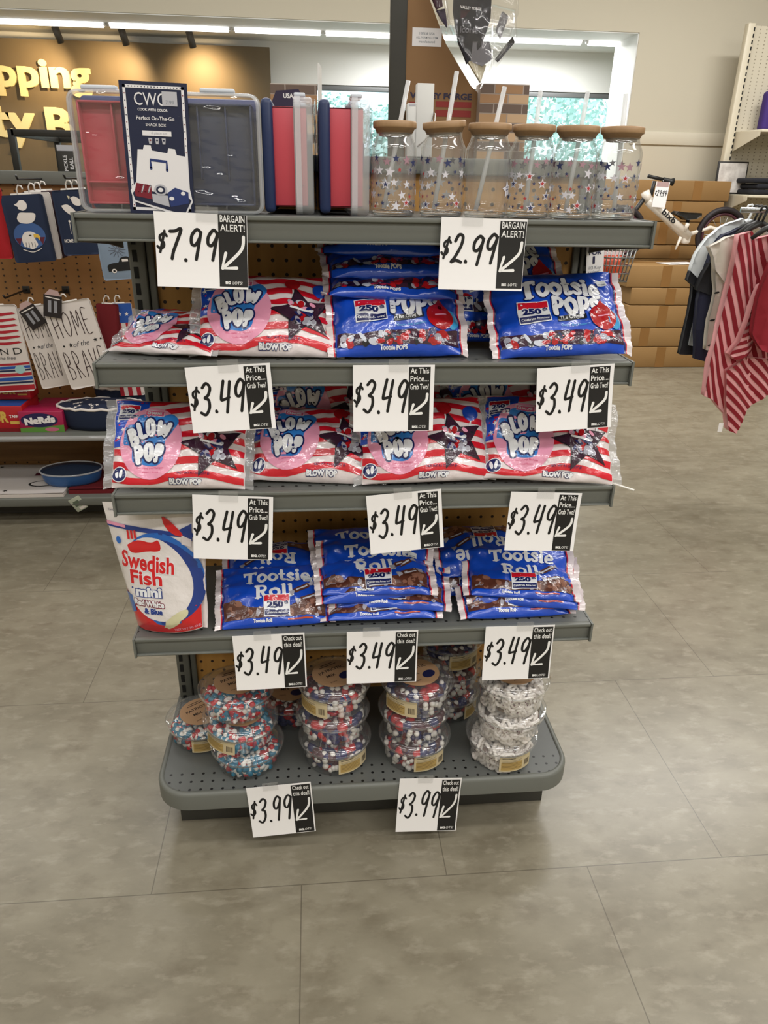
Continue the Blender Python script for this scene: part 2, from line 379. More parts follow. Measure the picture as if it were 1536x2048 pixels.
# outdoors
struct(MB().add([(-25, YV+.12, -.1), (30, YV+.12, -.1), (30, 40, -.1), (-25, 40, -.1)], [(0, 1, 2, 3)], mat('pale_asphalt', '#b9bdb8', .8)), 'ground', 'pale forecourt outside the windows', 'ground')
M_LEAF = mat('pale_foliage', '#a9d3c6', .7, vary=(1.0, '#e6f4ee', 1.0)); M_BARK = mat('bark', '#8b7f70', .8)
def tree(x, y, h, r, label, seed):
    t = thing('tree', label, 'tree', (x, y, -.1), group='trees outside the windows'); rnd = random.Random(seed); cr = MB(); V = []; F = []
    blobs = []
    for k in range(14):
        a = rnd.uniform(0, 2*PI); e = rnd.uniform(-.7, .8); q = r*rnd.uniform(.1, .7); blobs.append((Vector((q*math.cos(a), q*math.sin(a), h-r+e*r*.8)), r*rnd.uniform(.25, .42)))
    for k in range(9000):
        c, s = rnd.choice(blobs); d = Vector((rnd.gauss(0, 1), rnd.gauss(0, 1), rnd.gauss(0, 1))).normalized(); p = c+d*s*rnd.uniform(.75, 1.05); n = (d+Vector((rnd.uniform(-.7, .7), rnd.uniform(-.7, .7), rnd.uniform(-.7, .7)))).normalized()
        u = n.orthogonal().normalized()*rnd.uniform(.03, .07); w = n.cross(u)*.6; b = len(V); V += [p-u, p-w, p+u, p+w]; F.append((b, b+1, b+2, b+3))
    cr.add(V, F, M_LEAF); cr.build('crown', t); MB().tube([(0, 0, 0), (.05, 0, h*.4), (0, .05, h*.75)], [.12, .09, .05], M_BARK).build('trunk', t)
tree(-1.4, 12.2, 3.1, 1.9, 'pale leafy tree outside, seen past the stacked snack boxes', 1)
tree(1.15, 12.6, 2.9, 1.7, 'leafy tree outside the window behind the flag display', 2)
tree(3.4, 11.8, 3.0, 1.8, 'low bushy tree outside behind the glass tumblers', 3)
tree(5.9, 12.6, 3.5, 2.0, 'tall leafy tree outside the narrow window', 4)
# fluorescent tubes and spot heads in the entrance area
M_TUBE = mat('lit_tube', (1, .98, .95), .5, emit=4.0); M_FIX = mat('white_fixture', '#d9dadb', .5)
segs = [((-260, 28), (-15, 35)), ((-8, 35), (206, 42)), ((220, 43), (456, 49)), ((470, 50), (640, 55)), ((652, 56), (860, 61)), ((872, 62), (1162, 75)), ((1178, 76), (1256, 79))]
names = ['lit tube at the far side above the sign letters', 'lit tube above the large letters of the shop sign', 'lit tube above the lidded snack box', 'lit tube above the corner of the brown sign board', 'lit tube crossing behind the dark display side', 'lit tube seen beyond the plastic bagged flags', 'short lit tube ending at the white jamb']
for (p, q), nm in zip(segs, names):
    a = at(*p, y=6.02); b = at(*q, y=6.02); zt = ZV-.055; a.z = b.z = zt; L = b.x-a.x
    t = thing('fluorescent_light', nm + ' in the entrance', 'light', ((a.x+b.x)/2, 6.02, zt), group='row of lit tubes')
    MB().tube([(-L/2, 0, 0), (L/2, 0, 0)], .032, M_TUBE, 14).build('tube', t)
    MB().box((0, 0, .036), (L+.04, .06, .03), M_FIX, .005).build('batten', t)
    for s in (-1, 1): MB().box((s*(L/2+.012), 0, .005), (.02, .05, .05), M_FIX, .004).build('socket', t)
M_SPOT = mat('spot_housing', '#4a4540', .5)
for (px, py, tx), nm in zip(((110, 58, 40), (243, 64, 225), (378, 68, 410)), ('above the sign letters', 'between the two other spot heads', 'above the plain end of the sign')):
    p = at(px, py, y=6.35); p.z = min(p.z, ZV-.10)
    t = thing('spotlight', 'small dark spot head %s on the entrance ceiling' % nm, 'spotlight', p, group='spot heads')
    MB().tube([(0, 0, .06), (.02, .05, -.05)], .03, M_SPOT, 14).build('housing', t); MB().tube([(0, 0, .06), (0, 0, ZV-p.z)], .008, M_SPOT, 8).build('stem', t)
    l = bpy.data.lights.new('spot_lamp', 'SPOT'); l.energy = 48; l.color = (1, .70, .36); l.spot_size = 1.9; l.spot_blend = 1.0; l.shadow_soft_size = .03
    o = bpy.data.objects.new('spot_lamp', l); COL.objects.link(o); o.location = p + Vector((.025, .06, -.07))
    d = (at(tx, 175, y=6.80) - o.location); o.rotation_euler = d.to_track_quat('-Z', 'Y').to_euler()
# sign board
ybd = 6.80; zt = at(300, 86, y=ybd).z; xr = at(540, 130, y=ybd).x
bd = thing('sign_board', 'large brown wall sign board with cream lettering under warm spots', 'sign', ((xr-4.9)/2, ybd, 0))
ox = (xr-4.9)/2; wbd = xr+4.9
MB().box((0, .03, zt/2+.3), (wbd, .06, zt-.6), mat('brown_board', '#75674f', .6, vary=(2, '#675a45', .8, (1, 1, .2)))).build('board', bd)
M_CREAM = mat('cream_letters', '#f3e7b0', .45)
def letters(body, x_end_px, ref, py0, py1, name):
    a = Art(); p0 = at(x_end_px, py1, y=ybd); h = at(x_end_px, py0, y=ybd).z-p0.z
    V, F, W, H = text_mesh(body, .035); V0, F0, W0, H0 = text_mesh(ref, .035); k = h/H0
    xm = max(v[0] for v in V); ym = min(v[1] for v in V)
    a.raw([((x-xm)*k*1.22, (y-ym)*k) for x, y in V], F, M_CREAM, 0); mb = MB(); off = Vector((p0.x-ox, 0, p0.z))
    for dy, l in ((-.03, 0), (-.001, 0)): a.lay(mb, lambda x, y, l, dy=dy: (off.x+x, dy, off.z+y), False)
    mb.build(name, bd)
letters('Shopping', 188, 'Shopping', 118, 197, 'lettering'); letters('Quality', 81, 'Quality', 204, 297, 'lettering'); letters('B', 152, 'B', 216, 282, 'lettering')

# ------------------------------------------------------------------ end display: steel gondola
ZS = [1.32, 1.0875, .850, .541]; ZB = .165
M_STEEL = mat('grey_painted_steel', '#6c6e68', .42, spec=.4); M_POST = mat('grey_post_steel', '#65665f', .45); M_SLOT = mat('slot_black', '#0b0b0a', .8)
M_PEG = dots('tan_pegboard', '#c08f4a', '#2a1509', .0275, .0275, .0036, grain=(9, '#b08040', .8, (6, 1, .6)))
M_DECK = dots('perforated_deck', '#616360', '#141413', .025, .025, .0032, 'XY', .42, oz=.008, lim=('Y', .036))
gd = thing('display_gondola', 'grey steel four-shelf display stand with tan pegboard back holding the candy', 'display stand')
for nm, x in (('post', -.441), ('post', .468)):
    MB().box((x, .315, .71), (.032, .03, 1.41), M_POST, .003).build(nm, gd)
    mb = MB()
    for k in range(40): mb.box((x-.004, .2995, .16+k*.0315), (.0085, .002, .0215), M_SLOT)
    mb.build('slot_row', gd)
    MB().box((x+(.024 if x < 0 else -.024), .312, .775), (.014, .012, 1.23), M_POST, .002).build('panel_channel', gd)
MB().box((.0135, .318, .775), (.88, .006, 1.23), M_PEG).build('pegboard', gd)
MB().box((.0135, .314, 1.401), (.88, .03, .03), M_STEEL, .003).build('top_rail', gd)
for z in ZS:
    d = MB().box((0, .156, z-.002), (.93, .29, .004), M_DECK).build('shelf', gd)
    r = MB()
    for (y0, y1, z0, z1) in ((0, .012, -.007, 0), (.006, .0085, -.037, -.006), (.0005, .0085, -.0405, -.0365)): r.box((0, (y0+y1)/2, z+(z0+z1)/2), (.926, y1-y0, z1-z0), M_STEEL, .0012)
    r.build('front_rail', d)
    for s in (-1, 1):
        MB().prism([(-.002, .001), (-.002, -.0425), (.012, -.0425), (.20, -.06), (.298, -.075), (.298, .001)], -.002, .002, M_STEEL, Matrix.Translation((s*.465, 0, z)) @ Matrix.Rotation(PI/2, 4, 'Z')).build('end_bracket', d)
def rring(x0, x1, y0, y1, r, n=8):
    P = []
    for cx, cy, a0 in ((x1-r, y0+r, -PI/2), (x1-r, y1-r*.0-.001, 0), (x0+r, y1-.001, PI/2), (x0+r, y0+r, PI)):
        if cy > (y0+y1)/2: P += [(x1, y1)] if cx > 0 else [(x0, y1)]
        else: P += [(cx+r*math.cos(a0+PI/2*k/n), cy+r*math.sin(a0+PI/2*k/n)) for k in range(n+1)]
    return P
bs = MB(); rings = [(0, .121), (0, .157), (.0015, .162), (.005, .165), (.011, .165), (.0125, .1615)]; V = []; nr = None
for ins, z in rings:
    P = rring(-.463+ins, .463-ins, -.034+ins, .33-ins, .075-ins); nr = len(P); V += [(x, y, z) for x, y in P]
F = [(i*nr+k, i*nr+(k+1) % nr, (i+1)*nr+(k+1) % nr, (i+1)*nr+k) for i in range(len(rings)-1) for k in range(nr)]
bs.add(V, F, M_STEEL, True); bo = bs.build('base_deck', gd)
M_BDECK = dots('perforated_base', '#5c5e5b', '#101010', .0235, .0235, .0032, 'XY', .42, oz=.004, lim=('Y', .050))
top = MB().add([(x, y, .1617) for x, y in rring(-.451, .451, -.022, .318, .063)], [tuple(range(nr))], M_BDECK); top.build('deck_sheet', bo)
MB().box((.0, .19, .06), (.86, .27, .12), mat('kick_plate', '#3b3a36', .5)).build('kick_plate', gd)
ZB = .1617

# ------------------------------------------------------------------ price cards
M_CARD = mat('white_card', '#f8f6f6', .55); M_BLACK = mat('black_print', '#161515', .5); M_INK = mat('marker_ink', '#121214', .4); M_WPRINT = mat('white_print', '#f3f2f0', .5)
M_TAPE = clear('clear_tape', (1, 1, 1), .06, .08, (30, .5), 1.3)
GL = {'$': [[(.86, .80), (.55, .93), (.15, .80), (.22, .58), (.62, .46), (.74, .24), (.45, .08), (.05, .22)], [(.52, 1.08), (.46, -.10)]],
      '2': [[(.08, .78), (.30, 1.0), (.66, .93), (.64, .62), (.28, .20), (.02, .03), (.40, .10), (.88, .02)]],
      '3': [[(.10, .86), (.42, 1.0), (.76, .86), (.62, .62), (.34, .52), (.66, .46), (.74, .20), (.44, -.02), (.02, .06)]],
      '4': [[(.24, 1.0), (.08, .44), (.30, .40), (.78, .46)], [(.80, .98), (.72, .50), (.64, -.02)]],
      '7': [[(.0, .92), (.40, .94), (.86, 1.0), (.62, .58), (.42, .24), (.36, .0)]],
      '9': [[(.84, .90), (.50, 1.0), (.16, .78), (.20, .52), (.52, .48), (.80, .72), (.86, .94), (.80, .50), (.70, -.02)]],
      '.': [[(.3, .02), (.36, -.02), (.4, .0)]]}
def hand(a, s, x0, x1, y0, y1, wd, l, rnd):
    adv = {'$': .72, '.': .30}; tot = sum(adv.get(c, 1.0) for c in s); u = (x1-x0)/tot; x = x0
    for i, c in enumerate(s):
        k = adv.get(c, 1.0); hh = (y1-y0)*(.62 if c == '$' else 1); b = y0+((y1-y0)*(.24 if c == '$' else 0)); ww = u*k*(.80 if c not in '.' else 1)
        jx, jy = rnd.uniform(-.04, .04)*u, rnd.uniform(-.05, .05)*(y1-y0)
        for st in GL[c]:
            a.line([(x+px*ww+(py-.4)*u*.26+jx, b+py*hh+jy+rnd.uniform(-.01, .01)*hh) for px, py in st], wd*(.8 if c == '$' else 1), M_INK, l, n=8)
        x += u*k
def price_card(q, y, price, slogan, label, seed, curl=.008, border=(.035, .03, .0, .03)):
    cen, w, h, ang = quad_on(*q, y=y); rnd = random.Random(seed)
    t = thing('price_card', label, 'price card', cen, (0, ang, 0), 'handwritten price cards'); fx = lambda l: -EPS*1.3*l
    cv = lambda z: -curl*max(0, .5-z/h)**2.2
    fn = lambda x, z, l: (x, cv(z)+fx(l), z)
    body = MB(); n = 10; V = []; F = []
    for k in range(n+1):
        z = -h/2+h*k/n; V += [(-w/2, cv(z), z), (w/2, cv(z), z), (w/2, cv(z)+.0006, z), (-w/2, cv(z)+.0006, z)]
    for k in range(n):
        for e in range(4): F.append((k*4+e, k*4+(e+1) % 4, k*4+4+(e+1) % 4, k*4+4+e))
    F += [(0, 1, 2, 3), (n*4+3, n*4+2, n*4+1, n*4)]; body.add(V, F, M_CARD, False); body.build('paper_card', t)
    bx0, bx1 = w*.185, w/2-w*border[0]; bz1 = h/2-h*border[1]; bz0 = -h/2+h*border[3]
    s = Art(); s.rect(bx0, bz0, bx1, bz1, M_BLACK, 1); pw = bx1-bx0; cx = (bx0+bx1)/2; lines = slogan; lh = h*.094
    for i, tx in enumerate(lines):
        V_, F_, W_, H_ = text_mesh(tx, .012); wmax = pw*.86; hh = lh*(1.0 if slogan[0].isupper() else .92); wid = min(wmax, hh*W_/H_*1.0)
        s.text(tx, cx, bz1-h*.055-i*lh*1.28, h=hh, w=wid, m=M_WPRINT, l=2, bold=.012)
    zt = bz1-len(lines)*lh*1.28-h*.05; zb = bz0+h*.25
    s.line([(bx1-pw*.12, zt), (bx1-pw*.22, zt-(zt-zb)*.42), (bx0+pw*.12, zb)], w*.034, M_WPRINT, 2)
    s.line([(bx0+pw*.24, zb+(zt-zb)*.48), (bx0+pw*.10, zb), (bx0+pw*.62, zb+.001)], w*.034, M_WPRINT, 2, sm=False)
    s.text('BIG', cx-pw*.20, bz0+h*.055, h=h*.038, m=M_WPRINT, l=2, bold=.05); s.text('LOTS!', cx+pw*.14, bz0+h*.055, h=h*.038, m=M_WPRINT, l=2, shear=.12)
    s.conform(h/8); s.lay(MB(), fn, False); mb = MB(); s.lay(mb, fn, False); mb.build('slogan_panel', t)
    a = Art(); y0, y1 = (-.12, .27) if seed < 42 else (-.21, .26); hand(a, price, -w*.475, w*.20, h*y0, h*y1, w*.035, 1, rnd); a.conform(h/10); mb = MB(); a.lay(mb, fn, False); mb.build('handwritten_price', t)
    MB().box((-w*.03+rnd.uniform(-.15, .15)*w, -.0012, h/2-.001), (w*.24, .0006, .022), M_TAPE).build('tape', t)
    return t
AT = ('At This', 'Price...', 'Grab Two!'); BA = ('BARGAIN', 'ALERT!'); CK = ('Check out', 'this deal!')
YP = -.0045
cards = [
 ([(308, 422), (495, 431), (496, 578), (316, 571)], YP, '$7.99', BA, 'bargain alert card reading $7.99 below the lidded snack boxes'),
 ([(882, 433), (1050, 440), (1046, 580), (876, 578)], YP, '$2.99', BA, 'bargain alert card reading $2.99 below the glass tumblers'),
 ([(371, 735), (541, 726), (551, 853), (386, 864)], YP, '$3.49', AT, 'tilted $3.49 grab two card below the pink circle bags of the second shelf'),
 ([(706, 731), (867, 729), (867, 859), (706, 860)], YP, '$3.49', AT, '$3.49 grab two card below the pile of blue lollipop bags'),
 ([(1072, 737), (1224, 728), (1224, 850), (1072, 862)], YP, '$3.49', AT, '$3.49 grab two card below the upright blue lollipop bag at the shelf end'),
 ([(390, 988), (548, 996), (543, 1115), (383, 1114)], YP, '$3.49', AT, '$3.49 grab two card covering the top corner of the white standing pouch'),
 ([(735, 992), (881, 978), (888, 1090), (738, 1105)], YP, '$3.49', AT, '$3.49 grab two card in front of the pegboard above the middle chocolate chew pile'),
 ([(1019, 984), (1161, 986), (1147, 1099), (1010, 1096)], YP, '$3.49', AT, '$3.49 grab two card nearest the bag with the poking lollipop stick'),
 ([(467, 1272), (613, 1266), (610, 1368), (472, 1377)], YP, '$3.49', CK, '$3.49 check out card above the teal and red candy tub stack'),
 ([(693, 1265), (837, 1259), (831, 1359), (694, 1362)], YP, '$3.49', CK, '$3.49 check out card hanging between the two red and navy tub stacks'),
 ([(968, 1255), (1106, 1249), (1100, 1352), (966, 1355)], YP, '$3.49', CK, '$3.49 check out card above the white pretzel tubs'),
 ([(497, 1576), (624, 1564), (629, 1656), (502, 1670)], -.0365, '$3.99', CK, '$3.99 card on the base edge nearer the teal candy tubs'),
 ([(797, 1558), (918, 1556), (916, 1655), (793, 1658)], -.0365, '$3.99', CK, '$3.99 card on the base edge nearer the pretzel tubs')]
for i, (q, y, pr, sl, lb) in enumerate(cards): price_card(q, y, pr, sl, lb, 40+i, border=(.005 if i < 2 else (.05 if i < 8 else .02), .03 if i else .0, 0, .03 if i < 2 else .01))
# ------------------------------------------------------------------ candy bags
F_BLUE = film('blue_bag_film', '#124bc4', .3, .55, 42); F_WHITE = film('white_bag_film', '#eadfe0', .3, .5, 45); F_PINK = film('pink_print', '#ee9fbd', .3, .5, 45)
F_RED = film('red_print', '#d3142b', .3, .5, 45); F_NAVY = film('navy_print', '#15205e', .3, .4, 45); F_LBLUE = film('light_blue_print', '#2f7fd0', .3, .4, 45)
F_TEXT = film('white_lettering', '#eef0f4', .35, .3, 45); F_GREYL = film('pale_grey_lettering', '#c9cdd9', .35, .3, 45); F_DKPURP = film('window_dark', '#3b1f33', .2, .6, 60)
F_BROWN = film('chew_brown', '#5b3226', .3, .5, 60); F_LBROWN = film('chew_light_brown', '#8d6150', .3, .5, 60); F_DKRED = film('candy_red', '#b3161f', .2, .4, 60)
F_SILVER = film('wrapper_silver', '#a9a7b4', .2, .7, 80); F_BLACKP = film('dark_plate', '#14161f', .35, .3, 45); F_DKPINK = film('deep_pink_print', '#e0648f', .3, .4, 45)
F_ORANGE = film('orange_print', '#c8502c', .35, .3, 45); F_CYAN = film('cyan_print', '#3aa0d8', .3, .3, 45); F_BACK = film('bag_back_film', '#d8d2d2', .3, .4, 45)
C_SEAL = clear('clear_bag_seal', (.97, .97, .98), .22, .12, (90, .7), 1.4); M_STICK = mat('price_sticker', '#dfe3e8', .5); M_STICKG = mat('sticker_print', '#8f959e', .5)

def badge(a, x, y, w, l, sub='Celebrate America!', rot=0):    # the anniversary badge printed on the bags
    c, q = math.cos(rot), math.sin(rot); h = w*.80
    def P(u, v): return (x+u*c-v*q, y+u*q+v*c)
    def R(u0, v0, u1, v1, m, ll): a.poly([P(u0, v0), P(u1, v0), P(u1, v1), P(u0, v1)], m, ll)
    R(-w*.5, -h*.5, w*.5, h*.5, F_TEXT, l); R(-w*.47, h*.16, w*.47, h*.46, F_RED, l+1)
    R(-w*.47, -h*.46, w*.47, -h*.20, F_NAVY, l+1)
    tx, ty = P(-w*.06, h*.02); a.text('250', tx, ty, h=h*.30, w=w*.62, m=F_NAVY, l=l+3, bold=.06, rot=rot, outline=F_TEXT, ol=.05)
    tx, ty = P(w*.36, h*.10); a.text('th', tx, ty, h=h*.17, m=F_NAVY, l=l+3, bold=.04, rot=rot)
    tx, ty = P(0, -h*.33); a.text(sub, tx, ty, w=w*.86, m=F_TEXT, l=l+2, bold=.01, rot=rot)
def candies(a, x0, x1, y0, y1, n, cols, r, l, seed):
    rd = random.Random(seed)
    for k in range(n): a.ell(rd.uniform(x0, x1), rd.uniform(y0, y1), r*rd.uniform(.6, 1.3), r*rd.uniform(.4, .8), rd.choice(cols), l+(k % 3), 9, rd.uniform(0, PI))

BUB = {'B': [[(-.4, .5), (-.4, -.5)], [(-.4, .5), (.2, .45), (.3, .2), (-.1, .02), (.4, -.15), (.25, -.47), (-.4, -.5)]], 'L': [[(-.3, .5), (-.3, -.4), (.4, -.45)]],
       'O': [[(0, .5), (-.42, .3), (-.45, -.2), (0, -.5), (.45, -.2), (.42, .3), (0, .5)]], 'W': [[(-.5, .45), (-.25, -.45), (0, .25), (.25, -.45), (.5, .45)]],
       'P': [[(-.35, -.5), (-.35, .5)], [(-.35, .48), (.2, .48), (.42, .22), (.2, -.06), (-.35, -.06)]]}
def bubble(a, ch, x, y, w, h, rt, wd, m, l):      # fat rounded letters
    c, q = math.cos(rt), math.sin(rt)
    for st in BUB[ch]: a.line([(x+u*w*c-v*h*q, y+u*w*q+v*h*c) for u, v in st], wd, m, l, n=5)
def art_blow(w, h):
    a = Art(); W, H = w*.492, h*.48
    for k in range(7):                                    # waving red stripes
        yb = -H+.004+k*h*.150; pts_u = []; pts_l = []
        for i in range(15):
            u = -W+2*W*i/14; wv = .007*math.sin(u*34+.6)+.10*(u+W)*(.22 if k < 6 else .1)
            pts_u.append((u, min(H, yb+wv+h*.075))); pts_l.append((u, max(-H, min(H-.0005, yb+wv))))
        if pts_l[0][1] < H-.003: a.poly(pts_l+pts_u[::-1], F_RED, 1)
    a.poly([(-W, H*.99), (-W+w*.26, H*.99), (-W+w*.22, H*.3), (-W+w*.10, -H*.10), (-W, -H*.12)], F_NAVY if False else F_BLUE, 2)
    for x, y in ((.025, .52), (.055, .30), (.03, .10), (.085, .62), (.10, .86)): a.star(-W+w*x*1.1, H*y-H*.02, h*.030, F_TEXT, 3, .2)
    badge(a, -W+w*.105, H*.70, w*.16, 4)
    a.ell(-w*.205, -h*.02, w*.235, h*.41, F_PINK, 5, 40)
    blob = [(-.42, -.05), (-.40, .20), (-.25, .24), (-.20, .36), (-.02, .40), (.12, .34), (.30, .38), (.40, .28), (.30, .10), (.22, -.02), (.20, -.28), (.08, -.36), (-.12, -.34), (-.26, -.30), (-.28, -.10)]
    a.poly(smooth_line([(-w*.205+x*w*.50, -h*.0+y*h*.80) for x, y in blob+blob[:1]], 4)[:-1], F_LBLUE, 6)
    for ch, x, y, rt, s in (('B', -.335, .03, .40, .17), ('L', -.278, .11, .28, .17), ('O', -.212, .15, .05, .17), ('W', -.112, .125, -.25, .16), ('P', -.285, -.165, .15, .17), ('O', -.212, -.135, .0, .17), ('P', -.138, -.150, -.12, .17)):
        for wd, m, l in ((.088, F_NAVY, 7), (.050, F_TEXT, 8)): bubble(a, ch, w*x, h*y, w*(.075 if ch == 'W' else .046), h*s, rt, h*wd, m, l)
    a.poly([(-w*.265, h*.29), (-w*.115, h*.27), (-w*.112, h*.345), (-w*.262, h*.365)], F_TEXT, 6); a.poly([(-w*.260, h*.297), (-w*.119, h*.278), (-w*.117, h*.338), (-w*.258, h*.357)], F_DKPINK, 7)
    a.text('CHARMS', -w*.19, h*.318, w=w*.115, m=F_TEXT, l=8, bold=.04, rot=-.08)
    a.text('chocolatey pop filled gum', -w*.20, -h*.31, w=w*.20, m=F_DKPINK, l=6, bold=.01); a.text('assorted flavors', -w*.20, -h*.35, w=w*.12, m=F_DKPINK, l=6, bold=.01)
    sx, sy = w*.255, -h*.06                               # star window with candies
    a.star(sx, sy, h*.36, F_BLACKP, 5, .22, .46); a.star(sx, sy, h*.335, F_DKPURP, 6, .22, .46); candies(a, sx-h*.13, sx+h*.13, sy-h*.15, sy+h*.13, 26, [F_DKRED, F_SILVER, F_NAVY, F_GREYL, F_PINK], h*.045, 7, 5)
    a.line([(sx-.02, sy+.012), (sx+.016, sy+.004)], .004, F_TEXT, 10)
    a.ell(w*.185, h*.34, h*.085, h*.085, F_DKRED, 5, 18); a.line([(w*.185, h*.26), (w*.19, h*.12)], .003, F_TEXT, 4); a.ell(w*.395, h*.27, h*.09, h*.09, F_BLUE, 5, 18); a.line([(w*.395, h*.18), (w*.37, h*.04)], .003, F_TEXT, 4)
    a.ell(-W+w*.055, -H+h*.11, h*.085, h*.085, F_TEXT, 8, 22); a.ell(-W+w*.055, -H+h*.11, h*.076, h*.076, F_NAVY, 9, 22)
    for s in (-1, 1): a.ell(-W+w*.055+s*h*.024, -H+h*.115, h*.018, h*.05, F_TEXT, 10, 14, -s*.15)
    a.text('NET WT 9.1 OZ (257 g)', w*.12, -h*.36, w=w*.24, m=F_NAVY, l=6, bold=.01)
    a.text('BLOW POP', w*.06, -h*.445, h=h*.055, m=F_TEXT, l=6, bold=.06, outline=F_NAVY, ol=.08)
    return a
SER = {'T': (1.05, [([(.02, .92), (.98, .92)], 1), ([(.04, .92), (.02, .74)], .7), ([(.96, .92), (.98, .74)], .7), ([(.5, .9), (.5, .06)], 1.25), ([(.26, .04), (.74, .04)], .6)]),
       'o': (.84, [([(.5, .66), (.14, .48), (.14, .18), (.5, .0), (.86, .18), (.86, .48), (.5, .66)], 1.1)]), 't': (.62, [([(.42, .92), (.42, .20), (.58, .02), (.88, .07)], 1.2), ([(.06, .62), (.86, .62)], .65)]),
       's': (.66, [([(.84, .54), (.50, .66), (.16, .52), (.5, .35), (.84, .16), (.48, .0), (.10, .12)], 1.0)]), 'i': (.46, [([(.5, .60), (.5, .05)], 1.25), ([(.16, .60), (.5, .60)], .6), ([(.10, .04), (.90, .04)], .6), ([(.5, .88), (.5, .90)], 1.4)]),
       'e': (.78, [([(.16, .34), (.84, .36), (.74, .60), (.48, .67), (.14, .46), (.18, .12), (.52, .0), (.86, .10)], .95)]),
       'R': (1.0, [([(.20, .94), (.20, .05)], 1.3), ([(.02, .94), (.55, .95), (.80, .78), (.70, .54), (.24, .48)], 1.0), ([(.52, .48), (.70, .12), (.98, .03)], 1.1), ([(.0, .04), (.42, .04)], .6)]),
       'l': (.46, [([(.5, .94), (.5, .05)], 1.25), ([(.14, .94), (.5, .94)], .6), ([(.08, .04), (.92, .04)], .6)]),
       'P': (.86, [([(.22, .98), (.26, .0)], 1.25), ([(.22, .95), (.72, .95), (.86, .70), (.66, .46), (.26, .46)], 1.1)]), 'O': (.92, [([(.5, .96), (.14, .70), (.16, .26), (.5, .02), (.86, .28), (.84, .72), (.5, .96)], 1.2)]),
       'S': (.76, [([(.84, .80), (.52, .96), (.16, .78), (.46, .54), (.84, .26), (.48, .03), (.12, .18)], 1.15)])}
def fat(a, s, x, y, w, h, m, l, wd=.205, arc=0, rot=0, outline=None):       # heavy old-style lettering
    tot = sum(SER[c][0] for c in s); u = w/tot; cx = -w/2; c_, q_ = math.cos(rot), math.sin(rot)
    for ch in s:
        k, sts = SER[ch]
        for pts, f in sts:
            P = []
            for px, py in pts:
                ax = cx+u*k*(.06+.88*px); ay = (py-.5)*h; ay += arc*(1-(2*ax/w)**2); P.append((x+ax*c_-ay*q_, y+ax*q_+ay*c_))
            if outline is not None: a.line(P, h*(wd*f+.10), outline, l-1, n=5)
            a.line(P, h*wd*f, m, l, n=5)
        cx += u*k
def art_pops(w, h):
    a = Art(); W, H = w*.492, h*.48
    fat(a, 'Tootsie', w*.03, h*.205, w*.66, h*.225, F_TEXT, 3, arc=.012, outline=F_NAVY)
    fat(a, 'POPS', w*.13, -h*.005, w*.40, h*.215, F_TEXT, 3, rot=-.06, outline=F_NAVY)
    a.poly([(-w*.04, -h*.195), (w*.20, -h*.155), (w*.20, -h*.095), (-w*.04, -h*.135)], F_BLACKP, 2); a.text('The Original', w*.08, -h*.145, w=w*.21, m=F_TEXT, l=3, bold=.02, rot=.09)
    a.text('Cherry - Blue Raspberry', w*.10, -h*.222, w=w*.24, m=F_CYAN, l=2, bold=.01, rot=.05)
    badge(a, -w*.22, -h*.06, w*.25, 4, rot=.03)
    a.poly(smooth_line([(-W, -h*.27), (-w*.25, -h*.31), (w*.1, -h*.27), (w*.3, -h*.30), (W, -h*.25)], 6)+[(W, -h*.425), (-W, -h*.425)], F_DKPURP, 1)
    candies(a, -W+.01, W-.01, -h*.41, -h*.31, 46, [F_DKRED, F_DKRED, F_SILVER, F_NAVY, F_GREYL, F_BLACKP], h*.05, 2, 9)
    a.ell(w*.34, -h*.13, h*.15, h*.15, F_DKRED, 4, 22); a.poly([(w*.27, -h*.06), (w*.345, h*.08), (w*.42, -h*.06)], F_DKRED, 4); a.ell(w*.44, -h*.14, h*.08, h*.12, F_CYAN, 3, 16)
    a.line([(w*.30, -h*.12), (w*.39, -h*.10)], .0025, F_PINK, 6)
    a.text('Tootsie POPS', -w*.05, -h*.452, h=h*.040, m=F_TEXT, l=3, bold=.05)
    return a
def art_roll(w, h):
    a = Art(); W, H = w*.492, h*.48
    fat(a, 'Tootsie', w*.03, h*.225, w*.66, h*.21, F_TEXT, 2, arc=.006)
    fat(a, 'Roll', w*.0, -h*.03, w*.38, h*.20, F_TEXT, 2)
    a.poly(smooth_line([(-W, -h*.14), (-w*.34, -h*.20), (-w*.15, -h*.28), (w*.12, -h*.27), (w*.3, -h*.18), (W, -h*.12)], 6)+[(W, -h*.41), (-W, -h*.41)], F_BROWN, 1)
    candies(a, -W+.01, W-.01, -h*.39, -h*.28, 40, [F_LBROWN, F_BROWN, F_SILVER, F_LBROWN], h*.05, 2, 3)
    candies(a, -W+.006, -w*.34, -h*.30, -h*.18, 10, [F_LBROWN, F_BROWN], h*.05, 2, 4); candies(a, w*.34, W-.006, -h*.30, -h*.16, 10, [F_LBROWN, F_BROWN], h*.05, 2, 6)
    for x, y, rt in ((w*.27, -h*.01, .5), (w*.33, -h*.16, .35)):      # wrapped chews
        c, q = math.cos(rt), math.sin(rt); T = lambda u, v: (x+u*c-v*q, y+u*q+v*c)
        a.poly([T(-.017, -.005), T(.017, -.005), T(.017, .005), T(-.017, .005)], F_BROWN, 5)
        for s in (-1, 1): a.poly([T(s*.017, -.002), T(s*.027, -.006), T(s*.027, .006), T(s*.017, .002)], F_SILVER, 5)
        a.poly([T(-.013, -.0015), T(.013, -.0015), T(.013, .0015), T(-.013, .0015)], F_GREYL, 6)
    badge(a, w*.02, -h*.25, w*.25, 6)
    a.text('Tootsie Roll', -w*.12, -h*.447, h=h*.042, m=F_TEXT, l=3, bold=.05); a.rect(w*.12, -h*.456, w*.36, -h*.438, F_ORANGE, 3)
    return a
